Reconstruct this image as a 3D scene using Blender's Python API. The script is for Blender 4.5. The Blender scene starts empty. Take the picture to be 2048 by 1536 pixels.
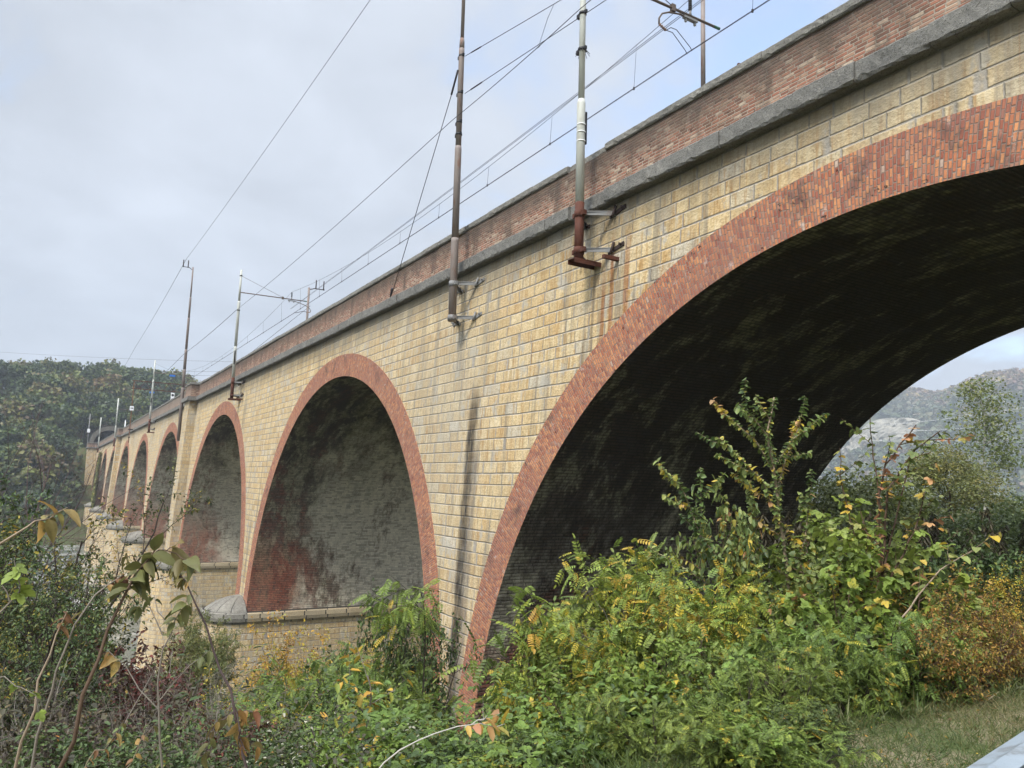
import bpy, math, random
import numpy as np
from mathutils import Matrix, Vector
PI = math.pi
random.seed(7)
scene = bpy.context.scene
COL = scene.collection

# ------------------------------------------------------------------ camera
W2C = np.array([[0.5151, 0.09721, 0.8516], [0.8566, -0.09339, -0.50746], [0.0302, 0.99087, -0.13138]])
u_, s_, vt_ = np.linalg.svd(W2C); ROT = u_ @ vt_
cam_d = bpy.data.cameras.new('camera'); cam = bpy.data.objects.new('camera', cam_d); COL.objects.link(cam)
M = Matrix.Identity(4)
for i in range(3):
    for j in range(3): M[i][j] = ROT[i][j]
cam.matrix_world = M
cam_d.sensor_width = 36.0; cam_d.lens = 1530.4 / 2048 * 36; cam_d.clip_start = 0.05; cam_d.clip_end = 6000
scene.camera = cam

def at(px, py, d):
    """point at distance d along the photograph's pixel (2048 x 1536)"""
    v = np.array([px - 1024, -(py - 768), -1530.4]) / 1530.4
    return ROT @ (v * d)

# ------------------------------------------------------------------ helpers: objects
def tag(o, label=None, cat=None, group=None, kind=None):
    if label: o['label'] = label
    if cat: o['category'] = cat
    if group: o['group'] = group
    if kind: o['kind'] = kind
    return o
def empty(name, loc=(0, 0, 0)):
    o = bpy.data.objects.new(name, None); COL.objects.link(o); o.location = loc; o.empty_display_size = 0.2
    return o
def link(name, me, parent=None, loc=None):
    o = bpy.data.objects.new(name, me); COL.objects.link(o)
    if parent: o.parent = parent
    if loc is not None: o.location = loc
    return o

class MB:
    """collects faces with metric uv; build() links ONE mesh object"""
    def __init__(s): s.v = []; s.f = []; s.uv = []; s.mi = []; s.sm = []
    def face(s, pts, uvs=None, mi=0, smooth=False):
        b = len(s.v); s.v += [tuple(map(float, p)) for p in pts]; s.f.append(tuple(range(b, b + len(pts))))
        s.uv += [tuple(map(float, q)) for q in (uvs if uvs is not None else [(0, 0)] * len(pts))]; s.mi.append(mi); s.sm.append(smooth)
    def box(s, x0, x1, y0, y1, z0, z1, mi=0):
        f = s.face
        f([(x0,y0,z0),(x1,y0,z0),(x1,y0,z1),(x0,y0,z1)], [(x0,z0),(x1,z0),(x1,z1),(x0,z1)], mi)
        f([(x1,y1,z0),(x0,y1,z0),(x0,y1,z1),(x1,y1,z1)], [(x1,z0),(x0,z0),(x0,z1),(x1,z1)], mi)
        f([(x1,y0,z0),(x1,y1,z0),(x1,y1,z1),(x1,y0,z1)], [(y0,z0),(y1,z0),(y1,z1),(y0,z1)], mi)
        f([(x0,y1,z0),(x0,y0,z0),(x0,y0,z1),(x0,y1,z1)], [(y1,z0),(y0,z0),(y0,z1),(y1,z1)], mi)
        f([(x0,y0,z1),(x1,y0,z1),(x1,y1,z1),(x0,y1,z1)], [(x0,y0),(x1,y0),(x1,y1),(x0,y1)], mi)
        f([(x0,y1,z0),(x1,y1,z0),(x1,y0,z0),(x0,y0,z0)], [(x0,y1),(x1,y1),(x1,y0),(x0,y0)], mi)
    def obox(s, p, q, w, h, up=(0, 0, 1), mi=0):
        """bar from p to q, width w across, height h along up"""
        p = np.array(p, float); q = np.array(q, float); d = q - p; L = np.linalg.norm(d); d /= L
        up = np.array(up, float); sd = np.cross(d, up); sd /= np.linalg.norm(sd); up = np.cross(sd, d)
        c = [p + sd * a * w / 2 + up * b * h / 2 for a, b in ((-1, -1), (1, -1), (1, 1), (-1, 1))]
        e = [k + d * L for k in c]
        for i in range(4):
            j = (i + 1) % 4; s.face([c[i], c[j], e[j], e[i]], [(0, 0), (w, 0), (w, L), (0, L)], mi)
        s.face(c[::-1], None, mi); s.face(e, None, mi)
    def tube(s, pts, rad, n=8, mi=0, cap=True, smooth=True):
        pts = [np.array(p, float) for p in pts]; k = len(pts)
        if not hasattr(rad, '__len__'): rad = [rad] * k
        T = [pts[min(i + 1, k - 1)] - pts[max(i - 1, 0)] for i in range(k)]
        T = [t / (np.linalg.norm(t) + 1e-12) for t in T]
        a = np.array([0, 0, 1.0]) if abs(T[0][2]) < .9 else np.array([1.0, 0, 0])
        N = np.cross(T[0], a); N /= np.linalg.norm(N); base = len(s.v); L = 0
        for i in range(k):
            N = N - T[i] * N.dot(T[i]); N /= np.linalg.norm(N); B = np.cross(T[i], N)
            for j in range(n):
                t = 2 * PI * j / n; s.v.append(tuple(pts[i] + (N * math.cos(t) + B * math.sin(t)) * rad[i]))
        for i in range(k - 1):
            l1 = L + np.linalg.norm(pts[i + 1] - pts[i])
            for j in range(n):
                j2 = (j + 1) % n
                s.f.append((base + i*n + j, base + i*n + j2, base + (i+1)*n + j2, base + (i+1)*n + j))
                u0, u1 = j / n * 2 * PI * rad[i], (j + 1) / n * 2 * PI * rad[i]
                s.uv += [(u0, L), (u1, L), (u1, l1), (u0, l1)]; s.mi.append(mi); s.sm.append(smooth)
            L = l1
        if cap:
            for q, rev in ((0, True), (k - 1, False)):
                idx = [base + q*n + j for j in range(n)]
                s.f.append(tuple(idx[::-1] if rev else idx)); s.uv += [(0, 0)] * n; s.mi.append(mi); s.sm.append(False)
    def build(s, name, mats, parent=None):
        me = bpy.data.meshes.new(name); me.from_pydata(s.v, [], s.f)
        uvl = me.uv_layers.new(name='UVMap'); uvl.data.foreach_set('uv', np.array(s.uv, np.float32).ravel())
        if not isinstance(mats, (list, tuple)): mats = [mats]
        for m in mats: me.materials.append(m)
        me.polygons.foreach_set('material_index', s.mi); me.polygons.foreach_set('use_smooth', s.sm)
        me.update(); return link(name, me, parent)

# ------------------------------------------------------------------ helpers: shader graphs
class G:
    def __init__(s, name):
        s.m = bpy.data.materials.new(name); s.m.use_nodes = True; s.t = s.m.node_tree; s.t.nodes.clear()
        s.out = s.t.nodes.new('ShaderNodeOutputMaterial')
    def inp(s, sock, v):
        if isinstance(v, bpy.types.NodeSocket): s.t.links.new(v, sock)
        elif v is not None:
            try: sock.default_value = v
            except Exception: sock.default_value = (v[0], v[1], v[2], 1.0) if hasattr(v, '__len__') else (v, v, v)
    def n(s, typ, **kw):
        nd = s.t.nodes.new(typ)
        for k, v in kw.items(): setattr(nd, k, v)
        return nd
    def math(s, op, a, b=None, c=None, clamp=False):
        nd = s.n('ShaderNodeMath', operation=op, use_clamp=clamp)
        for i, v in enumerate((a, b, c)): s.inp(nd.inputs[i], v)
        return nd.outputs[0]
    def add(s, a, b): return s.math('ADD', a, b)
    def sub(s, a, b): return s.math('SUBTRACT', a, b)
    def mul(s, a, b): return s.math('MULTIPLY', a, b)
    def ss(s, x, a, b):
        nd = s.n('ShaderNodeMapRange', interpolation_type='SMOOTHSTEP')
        s.inp(nd.inputs[0], x); nd.inputs[1].default_value = a; nd.inputs[2].default_value = b
        return nd.outputs[0]
    def lin(s, x, a, b, c=0.0, d=1.0):
        nd = s.n('ShaderNodeMapRange'); s.inp(nd.inputs[0], x)
        for i, v in enumerate((a, b, c, d)): nd.inputs[i + 1].default_value = v
        return nd.outputs[0]
    def comb(s, x, y, z=0.0):
        nd = s.n('ShaderNodeCombineXYZ')
        for i, v in enumerate((x, y, z)): s.inp(nd.inputs[i], v)
        return nd.outputs[0]
    def sep(s, v):
        nd = s.n('ShaderNodeSeparateXYZ'); s.inp(nd.inputs[0], v); return nd.outputs
    def noise(s, vec, scale=1.0, detail=4.0, rough=0.55, dist=0.0, color=False):
        nd = s.n('ShaderNodeTexNoise'); s.inp(nd.inputs['Vector'], vec)
        nd.inputs['Scale'].default_value = scale; nd.inputs['Detail'].default_value = detail
        nd.inputs['Roughness'].default_value = rough; nd.inputs['Distortion'].default_value = dist
        return nd.outputs['Color' if color else 'Fac']
    def voro(s, vec, scale, feature='F1'):
        nd = s.n('ShaderNodeTexVoronoi', feature=feature); s.inp(nd.inputs['Vector'], vec); nd.inputs['Scale'].default_value = scale
        return nd.outputs
    def white(s, vec):
        nd = s.n('ShaderNodeTexWhiteNoise', noise_dimensions='3D'); s.inp(nd.inputs['Vector'], vec); return nd.outputs
    def mix(s, f, a, b, blend='MIX'):
        nd = s.n('ShaderNodeMix', data_type='RGBA', blend_type=blend, clamp_factor=True)
        s.inp(nd.inputs[0], f); s.inp(nd.inputs[6], a); s.inp(nd.inputs[7], b); return nd.outputs[2]
    def ramp(s, f, stops, interp='LINEAR'):
        nd = s.n('ShaderNodeValToRGB'); cr = nd.color_ramp; cr.interpolation = interp
        while len(cr.elements) < len(stops): cr.elements.new(0.5)
        for e, (p, c) in zip(cr.elements, stops): e.position = p; e.color = (c[0], c[1], c[2], 1)
        s.inp(nd.inputs[0], f); return nd.outputs[0]
    def uv(s): return s.n('ShaderNodeUVMap', uv_map='UVMap').outputs[0]
    def obj(s): return s.n('ShaderNodeTexCoord').outputs['Object']
    def bump(s, h, strength=0.5, dist=0.02, normal=None):
        nd = s.n('ShaderNodeBump'); nd.inputs['Strength'].default_value = strength; nd.inputs['Distance'].default_value = dist
        s.inp(nd.inputs['Height'], h)
        if normal is not None: s.inp(nd.inputs['Normal'], normal)
        return nd.outputs[0]
    def bsdf(s, color, rough=0.9, normal=None, metal=0.0, spec=0.3):
        nd = s.n('ShaderNodeBsdfPrincipled'); s.inp(nd.inputs['Base Color'], color); s.inp(nd.inputs['Roughness'], rough)
        s.inp(nd.inputs['Metallic'], metal); nd.inputs['Specular IOR Level'].default_value = spec
        if normal is not None: s.inp(nd.inputs['Normal'], normal)
        return nd.outputs[0]
    def done(s, sh): s.t.links.new(sh, s.out.inputs['Surface']); return s.m

def masonry(g, u, v, h, bw, mortar, wob=0.012, vary=0.35, soft=0.015):
    """courses of height h along v, blocks about bw long along u. -> mask (1 on stone), random outputs, edge distance"""
    p = g.comb(u, v, 0.0)
    v2 = g.add(v, g.mul(g.sub(g.noise(p, 0.45 / bw, 2), 0.5), wob * 2))
    v2 = g.add(v2, g.mul(g.sub(g.noise(g.comb(0.0, g.mul(v, 0.42 / h), 7.0), 1.0, 2), 0.5), h * 0.55))
    vr = g.math('DIVIDE', v2, h); row = g.math('FLOOR', vr); fv = g.sub(vr, row)
    r1 = g.white(g.comb(row, 3.7, 0.0))[0]
    wv = g.noise(g.comb(g.mul(u, 0.9 / bw), g.mul(row, 5.31), 0.0), 1.0, 1.0)
    ux = g.add(g.add(g.math('DIVIDE', u, bw), g.mul(r1, 9.0)), g.mul(wv, vary * 4.0))
    colm = g.math('FLOOR', ux); fu = g.sub(ux, colm)
    du = g.mul(g.math('MINIMUM', fu, g.sub(1.0, fu)), bw); dv = g.mul(g.math('MINIMUM', fv, g.sub(1.0, fv)), h)
    d = g.math('MINIMUM', du, dv)
    d = g.add(d, g.mul(g.sub(g.noise(p, 6.0 / bw, 2), 0.5), soft))
    mask = g.ss(d, mortar * 0.5, mortar * 0.5 + soft)
    rnd = g.white(g.comb(row, colm, 1.3))
    return mask, rnd, d

# ------------------------------------------------------------------ materials: masonry
def mat_stone(name, weather=1.0):
    g = G(name); uv = g.uv(); x, y, _ = g.sep(uv)
    mask, rnd, d = masonry(g, x, y, 0.332, 0.66, 0.008, wob=0.018, vary=0.45, soft=0.028)
    r = rnd[0]; rc = g.sep(rnd[1])
    colr = g.ramp(r, [(0.0, (0.48, 0.345, 0.17)), (0.25, (0.59, 0.45, 0.245)), (0.50, (0.66, 0.52, 0.30)), (0.68, (0.57, 0.395, 0.19)),
                      (0.84, (0.64, 0.51, 0.30)), (0.95, (0.50, 0.43, 0.31)), (0.985, (0.52, 0.475, 0.38)), (1.0, (0.60, 0.56, 0.47))])
    p3 = g.comb(x, y, g.mul(r, 30.0))
    n1 = g.noise(p3, 3.0, 5, 0.65); n2 = g.noise(g.comb(x, g.mul(y, 1.6), g.mul(r, 30.0)), 13.0, 5, 0.75)
    colr = g.mix(g.lin(n1, 0.45, 0.8, 0.0, 0.5), colr, (0.46, 0.30, 0.125))
    n5 = g.noise(p3, 30.0, 3, 0.8)
    colr = g.mix(g.lin(n2, 0.47, 0.66, 0.0, 0.70), colr, (0.27, 0.20, 0.11))
    colr = g.mix(g.mul(g.ss(n5, 0.56, 0.66), g.lin(r, 0.0, 1.0, 0.25, 0.75)), colr, (0.17, 0.125, 0.07))
    colr = g.mix(g.lin(n2, 0.46, 0.32, 0.0, 0.5), colr, (0.74, 0.64, 0.45))
    strk = g.noise(g.comb(g.mul(x, 9.0), g.mul(y, 0.9), g.mul(r, 9.0)), 1.0, 4, 0.65); zone = g.noise(g.comb(g.mul(x, 0.5), g.mul(y, 0.35), 8.0), 1.0, 3, 0.6)
    colr = g.mix(g.mul(g.ss(strk, 0.50, 0.64), g.lin(zone, 0.38, 0.58, 0.25, 1.0)), colr, (0.37, 0.22, 0.085))
    colr = g.mix(g.mul(g.ss(strk, 0.47, 0.36), g.lin(zone, 0.45, 0.65, 0.1, 0.6)), colr, (0.72, 0.63, 0.45))
    damp = g.noise(g.comb(g.mul(x, 1.5), g.mul(y, 0.8), 14.0), 1.0, 6, 0.7)
    colr = g.mix(g.mul(g.ss(damp, 0.55, 0.63), 0.80), colr, g.mix(n5, (0.30, 0.275, 0.225), (0.52, 0.49, 0.42)))
    mort = g.mix(g.noise(uv, 9, 3), (0.215, 0.195, 0.17), (0.44, 0.40, 0.34))
    c = g.mix(mask, mort, colr)
    # weather stains that belong to the wall: grey wash under the cornice, long dark runs, rust runs
    vert = g.noise(g.comb(g.mul(x, 2.4), g.mul(y, 0.14), 0.0), 1.0, 4, 0.6)
    vert2 = g.noise(g.comb(g.mul(x, 6.0), g.mul(y, 0.25), 5.0), 1.0, 3, 0.6)
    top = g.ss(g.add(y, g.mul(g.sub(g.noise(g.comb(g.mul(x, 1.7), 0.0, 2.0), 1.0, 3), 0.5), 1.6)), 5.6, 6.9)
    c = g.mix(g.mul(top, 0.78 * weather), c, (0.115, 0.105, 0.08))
    c = g.mix(g.mul(g.ss(vert, 0.51, 0.66), 0.68 * weather), c, (0.22, 0.195, 0.15))
    c = g.mix(g.mul(g.ss(vert2, 0.66, 0.80), 0.35 * weather), c, (0.42, 0.40, 0.34))
    rust = g.noise(g.comb(g.mul(x, 5.0), g.mul(y, 0.12), 9.0), 1.0, 3, 0.6)
    c = g.mix(g.mul(g.ss(rust, 0.68, 0.80), 0.45 * weather), c, (0.30, 0.14, 0.045))
    big = g.noise(g.comb(g.mul(x, 0.16), g.mul(y, 0.12), 3.0), 1.0, 3)
    c = g.mix(g.lin(big, 0.45, 0.70, 0.0, 0.42), c, (0.36, 0.33, 0.27))
    if weather >= 1.0:
        # black run down the middle of the first pier, rust runs below the mast brackets
        def run(c, x0, w, z0, z1, col, amt, seed):
            wob = g.mul(g.sub(g.noise(g.comb(0.0, g.mul(y, 0.6), seed), 1.0, 2), 0.5), w * 1.2)
            dx = g.math('ABSOLUTE', g.sub(g.sub(x, x0), wob))
            nz = g.noise(g.comb(g.mul(x, 7.0), g.mul(y, 1.6), seed), 1.0, 4, 0.7)
            k = g.mul(g.sub(1.0, g.ss(g.add(dx, g.mul(g.sub(nz, 0.5), w * 0.9)), w * 0.35, w)), g.mul(g.ss(y, z0, z0 + 0.8), g.sub(1.0, g.ss(y, z1 - 1.2, z1))))
            k = g.mul(k, g.lin(nz, 0.25, 0.6, 0.55, 1.0))
            return g.mix(g.mul(k, amt), c, col)
        c = run(c, -20.95, 0.40, -9.0, 3.4, (0.020, 0.019, 0.020), g.lin(r, 0.1, 0.6, 0.78, 0.98), 1.0)
        c = run(c, -20.55, 0.30, -9.0, 1.8, (0.13, 0.125, 0.12), 0.6, 4.0)
        for k, (xx, zz) in enumerate(((-15.0, 6.3), (-14.62, 5.6), (-13.75, 6.4), (-13.45, 5.3), (-14.3, 6.5), (-21.0, 5.2), (-15.3, 4.4))):
            c = c if k == 5 else run(c, xx, 0.075 + 0.03 * (k % 3), -3.5 + k * 0.5, zz, (0.25, 0.095, 0.028) if k % 3 else (0.20, 0.15, 0.09), 0.8, 11.0 + k)
    rough_h = g.add(g.mul(mask, 0.55), g.mul(g.add(g.noise(p3, 7.0, 5, 0.7), g.mul(g.noise(p3, 22.0, 3, 0.7), 0.5)), 0.8))
    nrm = g.bump(rough_h, 0.85, 0.045)
    return g.done(g.bsdf(c, 0.93, nrm, spec=0.15))

def mat_brick(name, swap=False, palette='ring', darkening=0.0):
    g = G(name); uv = g.uv(); x, y, _ = g.sep(uv)
    u, v = (y, x) if swap else (x, y)
    mask, rnd, d = masonry(g, u, v, 0.070 if palette == 'ring' else 0.072, 0.150 if palette == 'ring' else 0.20, 0.011, wob=0.006, vary=0.20, soft=0.008)
    pals = {'ring': [(0.0, (0.27, 0.09, 0.06)), (0.25, (0.39, 0.135, 0.075)), (0.5, (0.49, 0.19, 0.09)), (0.75, (0.60, 0.27, 0.12)),
                     (0.90, (0.30, 0.13, 0.095)), (0.985, (0.38, 0.20, 0.13)), (1.0, (0.50, 0.38, 0.30))],
            'parapet': [(0.0, (0.13, 0.07, 0.05)), (0.3, (0.28, 0.125, 0.085)), (0.55, (0.38, 0.17, 0.11)), (0.75, (0.32, 0.20, 0.145)),
                        (0.9, (0.40, 0.25, 0.17)), (1.0, (0.52, 0.42, 0.31))]}
    c = g.ramp(rnd[0], pals[palette])
    p3 = g.comb(x, y, g.mul(rnd[0], 20.0))
    c = g.mix(g.lin(g.noise(p3, 12, 4, 0.7), 0.4, 0.8, 0.0, 0.5), c, (0.14, 0.07, 0.055))
    mort = g.mix(g.noise(uv, 5, 4), (0.20, 0.17, 0.14), (0.50, 0.43, 0.34)) if palette == 'parapet' else g.mix(g.noise(uv, 5, 4), (0.13, 0.095, 0.08), (0.34, 0.26, 0.20))
    c = g.mix(mask, mort, c)
    hole = g.mul(g.ss(g.white(g.comb(g.math('FLOOR', g.mul(x, 9.0)), g.math('FLOOR', g.mul(y, 9.0)), 2.0))[0], 0.965, 0.97), g.ss(g.noise(uv, 16, 2), 0.55, 0.6))
    c = g.mix(g.mul(hole, 0.9), c, (0.02, 0.014, 0.012))
    big = g.noise(g.comb(g.mul(x, 0.35), g.mul(y, 0.8), 0.0), 1.0, 4, 0.6)
    if palette == 'ring':
        c = g.mix(g.lin(big, 0.46, 0.68, 0.0, 0.50), c, (0.23, 0.12, 0.10))
        c = g.mix(g.mul(g.ss(g.noise(uv, 2.6, 5, 0.8), 0.585, 0.68), 0.6), c, (0.50, 0.42, 0.37))
        b2 = g.noise(g.comb(g.mul(x, 0.9), g.mul(y, 0.9), 7.0), 1.0, 3, 0.6)
        c = g.mix(g.mul(g.ss(g.add(b2, g.mul(g.sub(g.noise(uv, 7, 3), 0.5), 0.3)), 0.55, 0.72), 0.62), c, (0.085, 0.06, 0.052))
    else:
        vert = g.noise(g.comb(g.mul(x, 1.5), g.mul(y, 0.5), 0.0), 1.0, 4, 0.6)
        topd = g.mul(g.ss(g.add(y, g.mul(vert, 1.0)), 8.1, 8.9), 0.85)
        c = g.mix(topd, c, (0.085, 0.07, 0.06))
        c = g.mix(g.mul(g.ss(vert, 0.50, 0.68), 0.65), c, (0.085, 0.068, 0.055))
        c = g.mix(g.lin(g.noise(uv, 1.1, 5, 0.7), 0.42, 0.7, 0.0, 0.55), c, (0.17, 0.115, 0.08))
        c = g.mix(g.mul(g.ss(g.noise(uv, 2.5, 4, 0.7), 0.62, 0.72), 0.4), c, (0.45, 0.40, 0.33))
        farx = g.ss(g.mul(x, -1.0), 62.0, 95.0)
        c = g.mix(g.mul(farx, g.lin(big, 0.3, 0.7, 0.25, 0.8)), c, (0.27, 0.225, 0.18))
    hgt = g.add(g.mul(mask, 1.0), g.add(g.mul(rnd[0], 0.5), g.mul(g.noise(p3, 20, 3, 0.7), 0.5)))
    return g.done(g.bsdf(c, 0.92, g.bump(hgt, 0.85, 0.014), spec=0.15))

def mat_soffit(name, dark, seed, front_red=0.0):
    """vault lining: brick courses, tone darkening to the crown, lime streaks.  uv = (depth into the arch, arc length)"""
    g = G(name); uv = g.uv(); x, y, _ = g.sep(uv)
    mask, rnd, d = masonry(g, x, y, 0.105, 0.30, 0.020, wob=0.016, vary=0.3, soft=0.016)
    br = g.ramp(rnd[0], [(0.0, (0.10, 0.045, 0.034)), (0.4, (0.22, 0.085, 0.06)), (0.75, (0.32, 0.12, 0.078)), (0.92, (0.22, 0.14, 0.11)), (1.0, (0.34, 0.25, 0.20))])
    c = g.mix(mask, g.mix(0.5, (0.13, 0.11, 0.09), br), br)
    q = g.comb(g.mul(x, 0.42), g.mul(y, 0.20), seed)
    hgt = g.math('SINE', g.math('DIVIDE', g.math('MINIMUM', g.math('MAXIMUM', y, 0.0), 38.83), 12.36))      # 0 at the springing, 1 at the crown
    n1 = g.noise(q, 1.0, 8, 0.66, 0.3)
    n2 = g.noise(g.comb(g.mul(x, 0.85), g.mul(y, 0.42), seed + 4.0), 1.0, 8, 0.70, 0.4)
    n3 = g.noise(g.comb(g.mul(x, 3.0), g.mul(y, 1.3), seed + 9.0), 1.0, 8, 0.75, 0.2)
    # near-black mottling that thickens towards the crown
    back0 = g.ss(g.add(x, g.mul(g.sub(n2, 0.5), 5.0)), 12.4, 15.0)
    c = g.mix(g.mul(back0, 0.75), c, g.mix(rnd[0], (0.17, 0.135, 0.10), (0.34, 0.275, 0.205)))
    darkening = g.ss(g.add(g.mul(n1, 1.3), g.mul(hgt, 0.50 + dark)), 0.88 - dark * .2, 1.10 - dark * .1)
    c = g.mix(g.mul(darkening, 0.93), c, g.mix(n2, (0.020, 0.017, 0.014), (0.10, 0.082, 0.06)))
    # olive / grey lime skin hanging in ragged curtains
    curt = g.ss(g.add(n2, g.mul(n3, 0.30)), 0.60 + dark * .12, 0.70 + dark * .12)
    lime = g.mix(g.ss(n3, 0.40, 0.68), (0.16 - dark * .12, 0.145 - dark * .11, 0.085 - dark * .06), (0.58 - dark * .30, 0.53 - dark * .28, 0.36 - dark * .22))
    c = g.mix(g.mul(curt, 0.88 - dark * 0.3), c, lime)
    # pale salts low down
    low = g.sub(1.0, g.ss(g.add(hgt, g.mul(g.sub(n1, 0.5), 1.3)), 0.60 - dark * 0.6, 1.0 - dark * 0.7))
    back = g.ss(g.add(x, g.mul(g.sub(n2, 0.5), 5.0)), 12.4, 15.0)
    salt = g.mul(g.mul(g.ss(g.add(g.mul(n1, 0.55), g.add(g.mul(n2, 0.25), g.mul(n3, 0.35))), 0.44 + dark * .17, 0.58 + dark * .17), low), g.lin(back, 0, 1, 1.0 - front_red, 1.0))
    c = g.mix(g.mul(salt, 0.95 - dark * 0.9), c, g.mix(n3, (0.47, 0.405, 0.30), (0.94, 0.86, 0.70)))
    if front_red:
        red = g.mul(g.mul(g.sub(1.0, back), g.sub(1.0, g.ss(hgt, 0.12, 0.45))), g.ss(n3, 0.35, 0.55))
        c = g.mix(g.mul(red, 0.75), c, g.mix(rnd[0], (0.34, 0.105, 0.062), (0.46, 0.165, 0.095)))
    c = g.mix(g.mul(g.sub(1.0, mask), g.lin(salt, 0, 1, 0.55, 0.25)), c, (0.02, 0.018, 0.015))
    c = g.mix(g.lin(rnd[0], 0.5, 1.0, 0.0, 0.45), c, (0.05, 0.04, 0.033))
    hh = g.add(g.mul(mask, 0.7), g.add(g.mul(n3, 2.5), g.mul(g.noise(uv, 9, 4, 0.7), 0.8)))
    return g.done(g.bsdf(c, 0.9, g.bump(hh, 1.0, 0.03), spec=0.2))

def mat_grey_stone(name, a=(0.10, 0.098, 0.092), b=(0.26, 0.25, 0.225), scale=1.0, joint=0.0):
    g = G(name); uv = g.obj()
    n1 = g.noise(uv, 1.1 * scale, 5, 0.65); n2 = g.noise(uv, 9 * scale, 5, 0.75); n3 = g.noise(uv, 40 * scale, 3, 0.7)
    c = g.mix(g.lin(g.add(g.mul(n1, 0.55), g.mul(n2, 0.5)), 0.32, 0.72), a, b)
    c = g.mix(g.mul(g.ss(n2, 0.60, 0.70), 0.6), c, (0.36, 0.34, 0.30))
    c = g.mix(g.mul(g.ss(n3, 0.54, 0.64), 0.75), c, (0.035, 0.033, 0.03))
    hb = g.add(g.mul(n2, 1.0), g.mul(n3, 0.6))
    if joint:
        ux = g.add(g.math('DIVIDE', g.sep(g.uv())[0], joint), g.mul(g.sub(n2, 0.5), 0.06)); fu = g.math('FRACT', ux)
        jm = g.ss(g.math('MINIMUM', fu, g.sub(1.0, fu)), 0.012, 0.035)
        c = g.mix(g.lin(g.white(g.comb(g.math('FLOOR', ux), 2.0, 1.0))[0], 0, 1, 0.0, 0.45), c, (0.30, 0.275, 0.225))
        c = g.mix(g.sub(1.0, jm), c, (0.05, 0.046, 0.04)); hb = g.add(hb, g.mul(jm, 1.5))
    return g.done(g.bsdf(c, 0.93, g.bump(hb, 0.9, 0.025), spec=0.15))

def mat_plain(name, color, rough=0.6, metal=0.0, var=0.25, scale=3.0, spec=0.3, dirt=None, dirt_amt=0.0):
    g = G(name); o = g.obj(); n1 = g.noise(o, scale, 4, 0.6)
    dk = tuple(k * (1 - var) for k in color); lt = tuple(min(1, k * (1 + var)) for k in color)
    c = g.mix(n1, dk, lt)
    if dirt: c = g.mix(g.mul(g.ss(g.noise(g.comb(*[g.mul(k, w) for k, w in zip(g.sep(o), (7, 7, 1.6))]), 1.0, 4, 0.7), 0.5, 0.68), dirt_amt), c, dirt)
    return g.done(g.bsdf(c, rough, g.bump(g.noise(o, 40, 3, 0.7), 0.15, 0.004), metal, spec))

M_STONE = mat_stone('yellow_stone_masonry')
M_STONE2 = mat_stone('pier_stone_masonry', 0.55)
M_RING = mat_brick('arch_ring_brick', swap=True)
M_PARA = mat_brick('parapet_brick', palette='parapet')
M_SOF1 = mat_soffit('dark_vault_brick', 0.42, 2.0)
M_SOF2 = mat_soffit('salt_streaked_vault_brick', 0.04, 21.0, 0.85)
M_SOF3 = mat_soffit('limewashed_vault_brick', 0.0, 47.0, 0.35)
M_CORN = mat_grey_stone('weathered_cornice_stone')
M_COPE = mat_grey_stone('weathered_coping_stone', (0.12, 0.118, 0.108), (0.30, 0.285, 0.25))
M_CAP = mat_grey_stone('pier_cap_stone', (0.085, 0.08, 0.07), (0.30, 0.285, 0.245), .8, 1.15)
M_LEDGE = mat_grey_stone('ochre_ledge_stone', (0.30, 0.235, 0.14), (0.52, 0.42, 0.27), 1.0, 1.3)
M_BALLAST = mat_plain('track_ballast', (0.22, 0.20, 0.18), 0.95, var=0.5, scale=20)
M_RUST = mat_plain('rusty_steel', (0.085, 0.030, 0.018), 0.8, 0.0, 0.45, 6)
M_RUSTDK = mat_plain('dark_rusty_steel', (0.035, 0.022, 0.019), 0.75, 0.0, 0.4, 8)
M_POLEW = mat_plain('pale_grey_painted_steel', (0.50, 0.51, 0.46), 0.55, 0.0, 0.10, 2.0, dirt=(0.30, 0.25, 0.17), dirt_amt=0.35)
M_POLEB = mat_plain('brown_grey_weathered_steel', (0.22, 0.185, 0.165), 0.6, 0.0, 0.2, 2.5, dirt=(0.19, 0.09, 0.055), dirt_amt=0.7)
M_GALV = mat_plain('galvanised_steel', (0.20, 0.20, 0.195), 0.6, 0.1, 0.3, 5, dirt=(0.12, 0.07, 0.045), dirt_amt=0.5)
M_ARM = mat_plain('brown_painted_tube', (0.115, 0.085, 0.065), 0.55, 0.0, 0.3, 6)
M_WIRE = mat_plain('dark_wire', (0.045, 0.04, 0.045), 0.6, 0.2, 0.2, 3)
M_INSUL = mat_plain('brown_porcelain', (0.20, 0.115, 0.07), 0.35, 0.0, 0.3, 9, 0.5)
M_BLACK = mat_plain('black_rubber', (0.015, 0.015, 0.017), 0.5)
M_BLUE = mat_plain('blue_sign_enamel', (0.04, 0.16, 0.50), 0.4, var=0.08)
M_WHITE = mat_plain('white_sign_enamel', (0.75, 0.76, 0.76), 0.5, var=0.06)
M_INK = mat_plain('black_sign_paint', (0.02, 0.02, 0.022), 0.5)

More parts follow.
